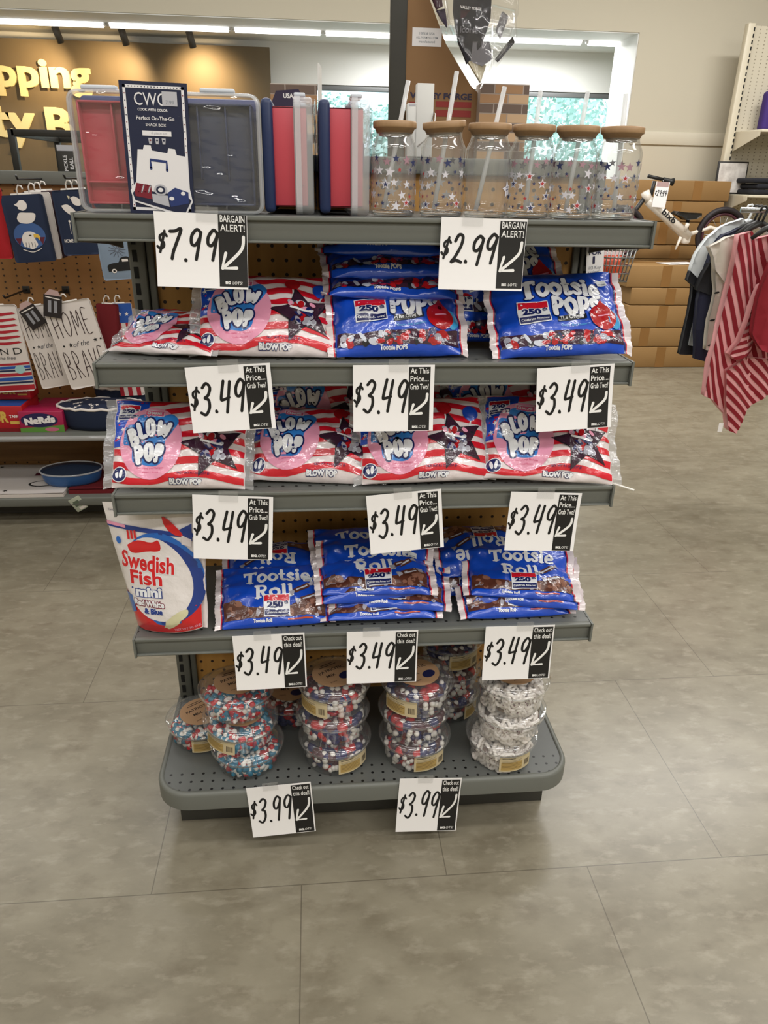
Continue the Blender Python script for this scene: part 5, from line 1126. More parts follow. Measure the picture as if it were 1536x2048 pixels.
carton(70, 150, 800, 830, 1.95, .14, zm, BX['magenta'], 'magenta sweets carton lying behind the green bordered one')
def oval_tin(cx_, cy_, z, rx, ry, h, side, topm, label, art, trim=True, name='oval_basket', tilt=0, cat='basket'):
    t = thing(name, label, cat, (cx_, cy_, z), (0, tilt, 0)); mb = MB(); n = 48; prof = ((.84, 0), (.94, h*.25), (1, h*.85), (1, h)); V = []
    for f, zz in prof: V += [(rx*f*math.cos(2*PI*i/n), ry*f*math.sin(2*PI*i/n), zz) for i in range(n)]
    F = [(k*n+i, k*n+(i+1) % n, (k+1)*n+(i+1) % n, (k+1)*n+i) for k in range(3) for i in range(n)]+[tuple(range(n-1, -1, -1))]
    mb.add(V, F, side, True); mb.build('body', t)
    a = Art(); a.ell(0, 0, rx*.985, ry*.985, topm, 0, 48); art(a, rx, ry); mb = MB(); a.conform(.03); a.lay(mb, lambda x, y, l: (x, y, h+.0005+.0004*l+.018*(1-(x/rx)**2-(y/ry)**2)), True); mb.build('lid_cloth', t)
    if trim: MB().tube([(rx*1.0*math.cos(2*PI*i/40), ry*1.0*math.sin(2*PI*i/40), h+.003*math.sin(i*2.5)) for i in range(40)], .006, D_WHITE, 6, closed=True).build('white_piping', t)
    return t
def art_stars(a, rx, ry):
    rd = random.Random(4)
    for k in range(34):
        u, v = rd.uniform(-.9, .9), rd.uniform(-.9, .9)
        if u*u+v*v < .8: a.star(u*rx, v*ry, .010, D_WHITE, 1, rd.uniform(0, 1))
def art_strp(a, rx, ry):
    for k, u in enumerate((-.62, -.18, .26, .66)):
        hh = ry*math.sqrt(max(0, 1-u*u))*.9; a.poly([(u*rx, -hh), (u*rx+.05, -hh), (u*rx+.05, hh), (u*rx, hh)], D_RED, 1)
c0 = at(118, 850, y=1.85).x
oval_tin(c0+.175, 1.875, zm, .175, .095, .095, M_TNAVY, M_TNAVY, 'navy oval basket with white stars and white piping on the rear shelf', art_stars)
oval_tin(c0+.275, 2.03, zm, .16, .075, .135, M_TNAVY, M_TWHITE, 'oval basket with red and white striped top behind the starred one', art_strp)
# bottom shelf
zl = zlow+.0005
def flat_mat(x0, x1, y0, y1, z, T, m, label, art=None, drape=0):
    t = thing('folded_mat', label, 'mat', ((x0+x1)/2, (y0+y1)/2, z)); w, d = x1-x0, y1-y0; mb = MB(); V = []; n = 14
    fn = lambda x, y, l: (x, y, T+.003*nz(x*6, y*6, z)+.0005*l)
    for j in range(n+1):
        for i in range(n+1): V.append(fn((i/n-.5)*w, (j/n-.5)*d, 0))
    mb.add(V, [(j*(n+1)+i, j*(n+1)+i+1, (j+1)*(n+1)+i+1, (j+1)*(n+1)+i) for j in range(n) for i in range(n)], m, True); mb.box((0, 0, T/2-.002), (w, d, T-.004), m); mb.build('cloth', t)
    if art: a = Art(); art(a, w, d); a.conform(.05); mb = MB(); a.lay(mb, fn, False); mb.build('printed_motif', t)
    return t
def art_mat(a, w, d):
    rd = random.Random(9)
    for k in range(26): a.star(rd.uniform(-.47, .30)*w, rd.uniform(-.45, .45)*d, rd.uniform(.010, .016), D_BLK, 2, rd.uniform(0, 1))
    a.ell(.36*w, -.18*d, .07*w, .10*d, D_BLK, 2, 20); a.ell(.36*w, -.18*d, .058*w, .08*d, D_WHITE, 3, 20); a.rect(.28*w, .10*d, .44*w, .2*d, D_MAR, 2)
xa = at(132, 1018, y=1.73).x; xb = at(235, 1000, y=1.75).x
flat_mat(xa-.85, xa, 1.73, 2.08, zl, .018, M_TWHITE, 'white star printed mat folded on the lowest rear shelf', art_mat)
flat_mat(xa+.012, xb+.35, 1.76, 2.08, zl, .022, M_TDRED, 'dark red mat folded next to the star printed mat')
tn = oval_tin(at(146, 985, y=1.82).x, 1.85, zl+.024, .125, .07, .06, mat('blue_tin', '#2c5a94', .3), mat('navy_glass_lid', '#2a3447', .15), 'blue oval dish in clear wrap on the lowest rear shelf', lambda a, rx, ry: None, False, 'oval_dish', cat='dish')
tn.rotation_euler = (math.radians(6), 0, .12)
MB().tube([(.127*math.cos(2*PI*i/40), .072*math.sin(2*PI*i/40), .060) for i in range(40)], .004, clear('clear_rim', (1, 1, 1), .4, .06), 6, closed=True).build('clear_wrap_rim', tn)
p = at(156, 1008, y=1.72); tg = tag(MB().box((0, 0, 0), (.052, .002, .065), mat('pale_green_tag', '#b4bba9', .5), .0008).box((-.002, -.0012, .004), (.026, .001, .026), mat('grey_green_tag_print', '#5c6a58', .5)).box((.008, -.0012, -.022), (.03, .001, .012), D_WHITE).build('paper_tag'), 'small pale green paper tag hanging in front of the blue oval dish', 'tag'); tg.location = (p.x, 1.722, p.z); tg.rotation_euler = (.1, -.5, 0)
# things on top of the rear run
M_BLKM = mat('black_square_tube', '#262420', .45)
fa, fb = at(22, 258, y=2.30), at(175, 258, y=2.30); zr = fa.z
rk = thing('table_frame', 'black square tube frame standing on top of the rear shelving', 'frame', ((fa.x+fb.x)/2, 2.60, ZTOP)); hw_ = (fb.x-fa.x)/2; hh = zr-ZTOP
for sx in (-1, 1):
    for sy in (-1, 1): MB().box((sx*hw_, sy*.30, hh/2), (.026, .026, hh), M_BLKM, .002).build('leg', rk)
for sy in (-1, 1): MB().box((0, sy*.30, hh-.013), (2*hw_, .026, .026), M_BLKM, .002).build('rail', rk)
for sx in (-1, 1): MB().box((sx*hw_, 0, hh-.013), (.026, .60, .026), M_BLKM, .002).build('rail', rk)
p = at(139, 352, y=2.26); q = at(125, 290, y=2.26); sb = thing('small_carton', 'small dark carton with pale lettering standing on the rear shelving top', 'carton', (p.x, 2.26, ZTOP)); hq = q.z-ZTOP
MB().box((0, .03, hq/2), (.075, .06, hq), mat('dark_carton', '#2f2d2a', .5), .002).build('box', sb); a = Art(); a.rect(-.036, hq*.84, .036, hq, M_PGREY, 1); a.rect(-.036, 0, .036, hq*.15, M_CREAML, 1); a.text('PICKLE', -.008, hq*.5, w=.06, m=M_PWHITE, l=1, rot=PI/2, bold=.02); a.text('BALL', .016, hq*.5, w=.045, m=M_PWHITE, l=1, rot=PI/2, bold=.02); mb = MB(); a.lay(mb, flat(0, 0, -.0005), False); mb.build('printed_lettering', sb)
def brick_carton(x0p, x1p, topp, y, label, cap=False, d=.10):
    a = at(x0p, topp, y=y); b = at(x1p, topp, y=y); w = b.x-a.x; h = a.z-ZTOP; t = thing('brick_print_carton', label, 'carton', ((a.x+b.x)/2, y, ZTOP), group='brick print cartons'); base = mat('brick_carton_grey', '#a2948a', .6)
    MB().box((0, d/2, h/2), (w, d, h), base, .002).build('box', t); q = Art(); rows = int(h/.036); rd = random.Random(int(x0p)); cols = [mat('brick_tan', '#b4906a', .6), mat('brick_pale', '#c9a987', .6), mat('brick_dark', '#6c5a50', .6), mat('brick_mid', '#a67f5b', .6)]
    for r in range(rows):
        z0 = h-.004-(r+1)*.036; x = -w/2+(.0 if r % 2 else -.06)
        while x < w/2:
            x2 = min(w/2, x+.118); q.rect(max(-w/2, x), z0+.004, x2, z0+.036, cols[2] if r % 2 == 0 and rd.random() < .6 else rd.choice(cols), 1); x = x2+.005
    if cap: q.poly([(-w*.5, h*.80), (-w*.38, h*.93), (w*.1, h*.95), (w*.22, h*.86), (w*.05, h*.78), (-w*.4, h*.76)], mat('cap_print', '#2c2140', .6), 3); q.text('USA', -w*.12, h*.885, w=w*.22, m=M_PWHITE, l=4, bold=.04); q.poly([(w*.02, h*.78), (w*.22, h*.86), (w*.27, h*.83), (w*.08, h*.75)], mat('cap_peak_print', '#8a8490', .6), 4)
    mb = MB(); q.lay(mb, flat(0, 0, -.0005), False); mb.build('brick_print', t); return t
brick_carton(540, 634, 166, 2.24, 'brick patterned carton with a cap picture next to the sign board end', True)
brick_carton(962, 1060, 166, 2.24, 'brick patterned carton seen above the middle tumblers', False)
p = at(641, 240, y=.322); tag(MB().box((0, 0, 0), (.003, .07, at(641, 131, y=.345).z-1.4165), mat('white_board', '#dcdad5', .6)).build('display_board'), 'thin white board standing edge on between the two end-on boxes', 'board')
bpy.data.objects['display_board'].location = (p.x, .345, (1.4165+at(641, 131, y=.345).z)/2); bpy.data.objects['display_board'].rotation_euler = (0, 0, -.08)
for (x0, x1, t0, lb, yy) in ((835, 869, 166, 'taller white blank carton behind the two first tumblers', .30), (816, 834, 206, 'lower white blank carton behind the first tumbler', .302)):
    a = at(x0, t0, y=yy); b = at(x1, t0, y=yy); h = a.z-1.4165; t = thing('white_carton', lb, 'carton', ((a.x+b.x)/2, yy+.013, 1.4165)); MB().box((0, 0, h/2), (b.x-a.x, .026, h), mat('white_carton_board', '#dcdcd8', .6), .0008).build('box', t)
    if x0 == 835: MB().tube([(.012, -.014, h*.42), (.016, -.015, h*.62), (.020, -.013, h*.60), (.018, -.013, h*.35), (-.012, -.0145, h*.15)], .0011, M_HANG, 6).build('string_loop', t)
    if x0 == 816: MB().box((.0, -.0132, h*.97), (.012, .0005, .004), M_PGREY).build('seal', t)
# flag display
YD = 2.30
dx0, dx1 = at(780, 120, y=YD).x, at(812, 120, y=YD).x
fd = thing('flag_display', 'tall brown cardboard flag display with its shaded side painted dark', 'display', (dx0, YD, ZTOP))
Hd = 1.25
MB().box(((dx1-dx0)/2, .02, Hd/2), (dx1-dx0, .05, Hd), mat('shaded_side_tone', '#3a3934', .6), .003).build('shaded_side', fd)  # cardboard side in shade, the shade put into its dark grey
P = [at(x, y, y=YD) for x, y in ((812, -120), (838, -60), (892, 88), (942, 172), (960, 190), (966, 330), (812, 330))]
pts = [(q.x-dx0, q.z-ZTOP) for q in P]; pts[-1] = (pts[-1][0], 0); pts[-2] = (pts[-2][0], 0)
KB = mat('brown_cardboard', '#8d6b47', .75, vary=(3, '#856340', .6)); MB().prism(pts, 0, .012, KB).build('cardboard_header', fd)
MB().prism([(pts[0][0], 0), (pts[-2][0], 0), (pts[-2][0], .30), (pts[0][0], .30)], .012, .28, KB).build('cardboard_bin', fd)
a = Art(); al = Art(); R = lambda x, y: (at(x, y, y=YD).x-dx0, at(x, y, y=YD).z-ZTOP)
(x0, z0), (x1, z1_) = R(824, 92), R(884, 57); al.rect(x0, z0, x1, z1_, M_PWHITE, 1)
for k, (tx, ww) in enumerate((('100% & USA', .52), ('ALL FORM NO ITEM', .74), ('manufactured', .55))): al.text(tx, (x0+x1)/2, z1_-(.3+.22*k)*(z1_-z0), w=(x1-x0)*ww, m=M_STICKG, l=2, bold=.01)
(x0, z0), (x1, z1_) = R(818, 240), R(944, 186); hz = z1_-z0; a.text('VALLEY FORGE', (x0+x1)/2, z1_-hz*.14, w=(x1-x0), h=hz*.22, m=mat('display_navy', '#2b2440', .6), l=1, bold=.05)
a.rect(x0+(x1-x0)*.42, z1_-hz*.52, x1, z1_-hz*.32, mat('display_red', '#8c2622', .6), 1); a.rect(x0+(x1-x0)*.42, z1_-hz*.85, x1, z1_-hz*.62, mat('display_red'), 1); a.rect(x0, z1_-hz*.42, x0+(x1-x0)*.18, z1_-hz*.36, mat('display_red'), 1)
mb = MB(); a.lay(mb, flat(0, 0, -.0006), False); mb.build('printed_panel', fd); mb = MB(); al.lay(mb, flat(0, 0, -.0006), False); mb.build('paper_label', fd)
C_BAG = clear('clear_poly_bag', (.98, .98, .98), .035, .08, (12, 1.0), 1.2)
def bagged_flag(poly, y, inner, label, text=None, seed=0):
    P = [at(*q, y=y) for q in poly]; c = P[0]; pl = [(q.x-c.x, q.z-c.z) for q in P]; t = thing('bagged_flag', label, 'flag', (c.x, y, c.z), group='flags in clear bags')
    fn = lambda x, z: -.022+.022*nz(x*7+seed, z*6, seed)+.006*nz(x*26, z*18, seed)
    mb = MB(); sheet(mb, pl, fn, lambda x, z: .05+.02*nz(x*9, z*9, seed+5), C_BAG, .03); mb.build('clear_bag', t)
    for k, (pp, m) in enumerate(inner):
        Q = [at(*q, y=y) for q in pp]; mb = MB(); sheet(mb, [(q.x-c.x, q.z-c.z) for q in Q], lambda x, z: fn(x, z)+.006+.006*nz(x*30+k, z*20, 1), lambda x, z: .022, m, .03); mb.build('folded_flag', t)
    if text:
        a = Art()
        for tx, px, py, w_, m in text: q = at(px, py, y=y); a.text(tx, q.x-c.x, q.z-c.z, w=w_, m=m, l=1, bold=.03, rot=-.05)
        a.conform(.03); mb = MB(); a.lay(mb, lambda x, z, l: (x, fn(x, z)+.003, z), False); mb.build('printed_lettering', t)
    return t
M_FBLK = mat('flag_black', '#1b1820', .8); M_FGRY = mat('flag_grey', '#6f6d74', .8); M_FMAR = mat('flag_maroon', '#43222e', .8); M_FPUR = mat('flag_purple', '#3b2a4c', .8); M_FCRM = mat('flag_cream', '#cfc6ac', .8)
bagged_flag([(852, -60), (880, -60), (898, 40), (894, 70), (878, 40)], YD-.06, [([(856, -20), (880, -20), (884, 14), (872, 20)], M_FMAR), ([(872, 22), (888, 20), (893, 56), (884, 44)], M_FPUR)], 'bagged maroon and purple flag along the cardboard edge', None, 1)
bagged_flag([(890, -60), (1032, -60), (1034, 30), (1010, 100), (985, 128), (962, 176), (944, 130), (914, 80), (896, 40)], YD-.16, [([(908, -50), (984, -50), (980, 40), (962, 92), (946, 110), (934, 128), (916, 84), (906, 22)], M_FBLK), ([(944, 84), (978, 84), (982, 120), (962, 134), (940, 124)], M_FGRY), ([(920, 22), (958, 22), (958, 44), (920, 40)], M_FMAR), ([(934, 122), (970, 132), (960, 166)], M_FCRM)], 'large bagged black and grey flag hanging above the tumblers', [('VALLEY FORGE', 940, 18, .085, M_PWHITE), ('iconic', 936, 62, .07, M_FGRY), ('USA', 930, 46, .03, M_FGRY)], 2)
bagged_flag([(985, 10), (1030, 20), (1032, 80), (1010, 110), (975, 160), (984, 100)], YD-.09, [([(1004, 24), (1016, 34), (1000, 78), (992, 60)], M_FGRY), ([(1024, 74), (1028, 86), (996, 124), (990, 118)], M_FBLK)], 'slim bagged dark flag turned sideways next to the large one', None, 3)
# wire basket and offer card by the side of the stand
yb = .44; p0, p1 = at(1176, 556, y=yb), at(1246, 494, y=yb)
wb2 = thing('wire_basket', 'small wire side basket with orange bags hung beside the stand post', 'wire basket', ((p0.x+p1.x)/2, yb, p0.z)); w = p1.x-p0.x; h = p1.z-p0.z; M_WIRE = mat('chrome_wire', '#9a9a98', .25, metal=.8)
mb = MB()
for k in range(9):
    x = -w/2+w*k/8; mb.tube([(x*.82, -.06, 0), (x, -.075, h)], .0014, M_WIRE, 6); mb.tube([(x*.82, .06, 0), (x, .075, h)], .0014, M_WIRE, 6); mb.tube([(x*.82, -.06, 0), (x*.82, .06, 0)], .0014, M_WIRE, 6)
for k in range(5):
    f = .82+.18*k/4; z = h*k/4; mb.tube([(-w/2*f, -.075*f-.0, z), (w/2*f, -.075*f, z), (w/2*f, .075*f, z), (-w/2*f, .075*f, z)], .0016 if k < 4 else .0028, M_WIRE, 6, closed=True)
mb.build('wire_grid', wb2); MB().tube([(-w/2, .05, h-.015), Vector((.478, .322, p1.z-.03))-wb2.location], .004, M_WIRE, 8).build('mounting_arm', wb2)
for k, (dx, dy, hh) in enumerate(((.004, -.035, .74), (.012, .0, .80), (-.012, .035, .70))):
    t = thing('snack_pouch', ('orange snack pouch at the front of the wire basket', 'orange snack pouch in the middle of the wire basket', 'orange snack pouch at the back of the wire basket')[k], 'snack pouch', (wb2.location.x+dx, yb+dy, wb2.location.z+.004), (-.12, .08*(k-1), 0), 'orange pouches'); pw = .048
    f2 = lambda x, z: -.012*(1-(2*x/pw)**2)*(1-(2*z/(h*hh)-1)**4)
    mb = MB(); sheet(mb, [(-pw/2, 0), (pw/2, 0), (pw/2, h*hh), (-pw/2, h*hh)], f2, lambda x, z: .001-2*f2(x, z), film('orange_pouch', '#e2512a', .3, .5, 60), .015); mb.build('printed_film', t)
    MB().box((0, 0, h*hh+.005), (pw, .002, .014), film('pale_pouch_top', '#e8cfd0', .35, .3)).build('top_seal', t)
cen, w3, h3, ang = quad_on((1174, 494), (1209, 487), (1206, 552), (1172, 552), y=.290)
oc = thing('offer_card', 'small white offer card reading for 1 beside the stand post', 'sign', cen, (0, ang, 0)); MB().box((0, .0005, 0), (w3, .001, h3), M_CARD).build('paper_card', oc); a = Art(); a.text('FOR', 0, h3*.27, w=w3*.72, h=h3*.15, m=M_NAVYL, l=1, bold=.03); a.text('1', -w3*.08, h3*.03, h=h3*.24, m=M_NAVYL, l=1, bold=.08); a.text('1/2 Kup', 0, -h3*.23, w=w3*.7, m=M_STICKG, l=1); a.text('savings!', -w3*.05, -h3*.37, w=w3*.7, m=M_STICKG, l=1); mb = MB(); a.lay(mb, flat(0, 0, -.0006), False); mb.build('printed_lettering', oc)
MB().tube([(-.006, .001, .01), (-.006, .012, .01)], .003, M_WIRE, 6).build('card_stem', oc)

# ------------------------------------------------------------------ cartons, bike and wall shelving
M_BOX = mat('cardboard', '#9a7748', .75, vary=(2.5, '#8c6a3d', .7)); M_TAPEB = mat('brown_tape', '#8f6737', .4); M_GAP = mat('carton_gap', '#4d3519', .8)
BOXG = 'flat brown cartons stacked against the wall'
def big_carton(x0, x1, y0, y1, z0, z1, label, tape_x):
    t = thing('cardboard_carton', label, 'carton', ((x0+x1)/2, (y0+y1)/2, z0), group=BOXG); w, d, h = x1-x0, y1-y0, z1-z0-.004
    MB().box((0, 0, h/2), (w, d, h), M_BOX, .006).build('box', t); MB().box((tape_x-(x0+x1)/2, -d/2-.0005, h/2), (.075, .002, h-.006), M_TAPEB).build('tape_strip', t); MB().box((0, 0, h+.0004), (w-.02, .06, .0014), M_TAPEB).build('top_tape', t)
    return t
zs = [0, .172, .326, .503, .638, .808]; bx0 = at(1252, 640, y=4.58).x
nm = ('bottom carton of the low stack on the floor', 'second carton from the floor in the low stack', 'middle carton of the low stack', 'fourth carton up in the low stack', 'top carton of the low stack, papers lying on it')
for i in range(5): big_carton(bx0+(-.04 if i == 4 else .01*(i % 2)), bx0+1.35, 4.58, 5.02, zs[i], zs[i+1], nm[i], at((1340, 1300, 1330, 1340, 1325)[i], 600, y=4.58).x)
pp = at(1345, 524, z=.808); tag(MB().box((0, 0, 0), (.30, .16, .003), M_CARD).box((-.04, -.01, .0017), (.08, .03, .0004), M_STICKG).box((.06, .02, .0017), (.06, .02, .0004), M_STICKG).build('paper_sheet'), 'white printed papers lying on the low carton stack', 'papers'); bpy.data.objects['paper_sheet'].location = (pp.x, 4.72, .8078); bpy.data.objects['paper_sheet'].rotation_euler = (0, 0, .25)
xb0, xb1 = at(1180, 450, y=5.06).x, at(1464, 365, y=5.06).x
hz = [at(1380, v, y=5.06).z for v in (520, 490, 444, 402, 360)]
hz = [0, .30, .56, .81, hz[1], hz[2], hz[3], hz[4]]
nm = ('floor carton of the tall stack by the wall', 'second carton of the tall stack by the wall', 'third carton of the tall stack by the wall', 'carton of the tall stack just above the low stack', 'carton of the tall stack behind the white bike tube', 'carton of the tall stack behind the bike saddle', 'topmost carton of the tall stack under the wall rail')
for i in range(7): big_carton(xb0+.02*(i % 2), xb1-(.03 if i % 2 else 0), 5.06, 5.56, hz[i], hz[i+1], nm[i], at((1350, 1350, 1350, 1360, 1330, 1350, 1385)[i], 440, y=5.06).x)
# bike
YB = 4.80; B = lambda x, y: at(x, y, y=YB)
bk = thing('bicycle', 'white childrens bicycle with dark wheels standing on the cartons', 'bicycle', (B(1345, 470).x, YB, .808)); o_ = Vector((bk.location.x, YB, .808)); q = lambda x, y, dy=0: B(x, y)-o_+Vector((0, dy, 0))
M_WF = mat('white_bike_paint', '#e6ddd0', .3, coat=.5); M_RUB = mat('tyre_rubber', '#1f171b', .6); M_RIM = mat('maroon_rim', '#4b2731', .4); M_SADL = mat('saddle_black', '#1c1b1a', .5)
mb = MB(); mb.tube([q(1296, 400), q(1376, 474)], [.038, .042], M_WF, 16); mb.tube([q(1290, 384), q(1298, 404)], .034, M_WF, 14); mb.build('down_tube', bk)
MB().tube([q(1374, 470), q(1400, 462), q(1420, 455), q(1436, 460), q(1452, 476)], .016, M_WF, 12).build('chain_stay', bk)
MB().tube([q(1366, 462, -.03), q(1370, 446, -.05)], [.014, .016], M_WF, 10).build('crank_arm', bk); MB().tube([q(1358, 474, -.03), q(1345, 498, -.05)], [.014, .006], M_WF, 10).build('kickstand', bk); MB().box(q(1371, 478), (.07, .06, .07), M_WF, .02, 3).build('bottom_bracket', bk)
a = Art(); a.text('bixb', 0, 0, w=.14, h=.045, m=D_BLK, l=0, bold=.03); c = q(1334, 432); ang = math.atan2((q(1376, 474)-q(1296, 400)).z, (q(1376, 474)-q(1296, 400)).x); mb = MB(); a.lay(mb, lambda x, z, l: (c.x+x*math.cos(ang)-z*math.sin(ang), -.0425, c.z+x*math.sin(ang)+z*math.cos(ang)), False); mb.build('frame_lettering', bk)
mb = MB(); mb.tube([q(1300, 398), q(1309, 362)], .014, M_SADL, 10); mb.tube([q(1296, 352), q(1326, 359)], .013, M_SADL, 10); mb.build('handlebar', bk); MB().tube([q(1326, 359), q(1340, 363), q(1346, 364)], [.018, .02, .03], M_SADL, 12).build('grip', bk)
sp = [q(*v) for v in ((1346, 428), (1352, 422), (1372, 425), (1400, 426), (1400, 432), (1388, 438), (1370, 440), (1358, 432))]; mb = MB(); sheet(mb, [(v.x, v.z) for v in sp], lambda x, z: -.05+.02*abs(math.sin(x*5)), lambda x, z: .10, M_SADL, .03); mb.build('saddle', bk); MB().tube([q(1376, 438), q(1372, 472)], .014, M_SADL, 10).build('seat_post', bk)
def wheel(c, R, nm):
    mb = MB(); mb.tube([c+Vector((R*.92*math.cos(2*PI*i/40), 0, R*.92*math.sin(2*PI*i/40))) for i in range(40)], R*.11, M_RUB, 10, closed=True); o = mb.build('wheel', bk)
    MB().tube([c+Vector((R*.76*math.cos(2*PI*i/40), 0, R*.76*math.sin(2*PI*i/40))) for i in range(40)], R*.055, M_RIM, 8, closed=True).build('rim', o)
    mb = MB()
    for k in range(14): t = 2*PI*k/14; mb.tube([c, c+Vector((R*.76*math.cos(t), 0, R*.76*math.sin(t)))], .0025, M_WIRE, 5)
    mb.build('spokes', o); MB().tube([c+Vector((0, -.04, 0)), c+Vector((0, .04, 0))], .022, M_WIRE, 10).build('hub', o)
RW = .205
cr = q(1440, 478); cr.z = RW*1.03+.001; cf = q(1239, 470); cf.z = RW*1.03+.001; wheel(cr, RW, 'rear'); wheel(cf, RW, 'front')
MB().tube([q(1292, 392), cf+Vector((0, .035, 0))], .018, M_SADL, 10).build('fork', bk); MB().tube([q(1452, 476), cr], .013, M_WF, 8).build('dropout', bk)
cen, w3, h3, ang = quad_on((1311, 363), (1338, 364), (1332, 416), (1306, 413), y=YB-.07); tg = thing('price_tag', 'white price tag reading $29.99 on the bicycle handlebar', 'price tag', cen, (0, ang, 0)); MB().box((0, .0006, 0), (w3, .0012, h3), M_CARD).build('paper_card', tg); MB().box((0, .001, h3*.40), (w3*.9, .003, h3*.2), mat('blush_tag_print')).build('header_strip', tg)
a = Art(); hand(a, '$29.99', -w3*.44, w3*.44, -h3*.06, h3*.16, w3*.045, 1, random.Random(3)); mb = MB(); a.lay(mb, flat(0, 0, -.0006), False); mb.build('handwritten_price', tg)
MB().tube([(0, 0, h3*.5), (.01, .03, h3*.56), (.0, .07, h3*.54)], .002, M_WIRE, 6).build('tie', tg)
# white perforated wall fixture
YF = 5.25; fx0 = at(1440, 340, y=YF).x; ztf = at(1480, 46, y=YF).z
fx = thing('wall_shelving', 'tall cream perforated wall shelving unit by the beige wall', 'store shelving'); M_FCR = mat('cream_steel', '#d3cab4', .45); M_FPB = dots('cream_perforated', '#cfc7b3', '#8f8672', .0508, .0254, .005)
MB().box((fx0+.03, YF, ztf/2), (.06, .06, ztf), M_FCR, .006).build('post', fx); mb = MB()
for k in range(52): mb.box((fx0+.052, YF-.0305, .3+k*.043), (.010, .002, .026), M_SLOT)
mb.build('slot_row', fx); MB().box((fx0+.06+.95, YF+.03, ztf/2), (1.9, .02, ztf-.02), M_FPB).build('perforated_panel', fx); MB().box((fx0+1.95, YF, ztf/2), (.06, .06, ztf), M_FCR, .006).build('post', fx)
MB().box((fx0+1.0, YF, .05), (1.9, .3, .1), M_FCR, .006).build('base', fx)
for zq, dd in ((at(1500, 262, y=YF-.30).z, .42), (at(1490, 392, y=YF-.30).z, .42)):
    o = MB().box((fx0+1.0, YF-dd/2+.02, zq), (1.86, dd, .02), M_FCR, .003).build('shelf', fx)
    MB().prism([(-dd+.04, .0), (-dd+.04, -.035), (.0, -.14), (.0, 0)], -.003, .003, M_FCR, Matrix.Translation((fx0+.07, YF, zq)) @ Matrix.Rotation(PI/2, 4, 'Z')).build('bracket', o)
zsh = at(1490, 392, y=YF-.30).z+.0105; zsu = at(1500, 262, y=YF-.30).z+.0105
p0, p1 = at(1440, 322, y=YF-.10), at(1488, 386, y=YF-.10); fr = thing('picture_frame', 'dark framed silver picture standing on the cream wall shelving', 'picture frame', ((p0.x+p1.x)/2, YF-.10, zsh), (-.06, 0, 0)); w, h = p1.x-p0.x, p0.z-zsh
MB().box((0, .008, h/2), (w, .016, h), M_SADL, .002).build('frame', fr); MB().box((0, -.0005, h/2), (w-.024, .004, h-.024), mat('silver_picture', '#b9b3ae', .35, vary=(14, '#e6e2dd', 1))).build('picture', fr)
gx = at(1535, 380, y=YF-.26).x
for k, (dx, hh2) in enumerate(((.0, .0), (.02, .042), (-.02, .084))):
    t = tag(MB().box((0, 0, .02), (.46, .28, .038), mat('folded_navy', '#15161f', .85), .016, 3).build('folded_garment'), ('bottom folded navy garment of the pile on the cream shelving', 'middle folded navy garment of the pile on the cream shelving', 'top folded navy garment of the pile on the cream shelving')[k], 'clothing', 'folded navy garments'); t.location = (gx+.06+dx, YF-.22, zsh+hh2)
pz = at(1531, 200, y=YF-.12); pb3 = thing('purple_bag', 'purple hanging bag at the edge of the view on the cream shelving', 'bag', (pz.x+.10, YF-.12, zsu)); hp = at(1531, 165, y=YF-.12).z-zsu
MB().box((0, 0, hp*.42), (.22, .10, hp*.84), mat('purple_fabric', '#3a2170', .7), .03, 4).build('body', pb3); MB().tube([(-.06, 0, hp*.80), (-.05, 0, hp*.98), (.05, 0, hp*.98), (.06, 0, hp*.80)], .008, mat('purple_fabric'), 8).build('handle', pb3)

# ------------------------------------------------------------------ garment rack
YR = 2.0; zb_ = at(1500, 420, y=YR).z; M_CHR = mat('chrome_rail', '#b9bbbd', .2, metal=1)
rk2 = thing('garment_rack', 'chrome garment rail carrying the red striped clothes', 'clothes rack', (1.75, YR, 0))
MB().tube([(-.02, 0, zb_), (.9, -.10, zb_)], .012, M_CHR, 12).build('rail', rk2); MB().tube([(.9, -.10, zb_), (.9, -.10, .03)], .014, M_CHR, 12).build('upright', rk2); MB().tube([(.9, -.35, .018), (.9, .25, .018)], .014, M_CHR, 10).build('foot', rk2)
M_GW = mat('white_jersey', '#e9eff2', .85, bump=(120, .2)); M_GB = mat('black_jersey', '#15151b', .85); M_GN = mat('navy_jersey', '#1d2038', .85); M_GC = mat('cream_jersey', '#cfc8bd', .85); M_GR = mat('deep_red_cotton', '#8a1424', .85); M_STR = mat('pink_white_cotton', '#e5a3a6', .85)
GARM = 'garments on the chrome rail'
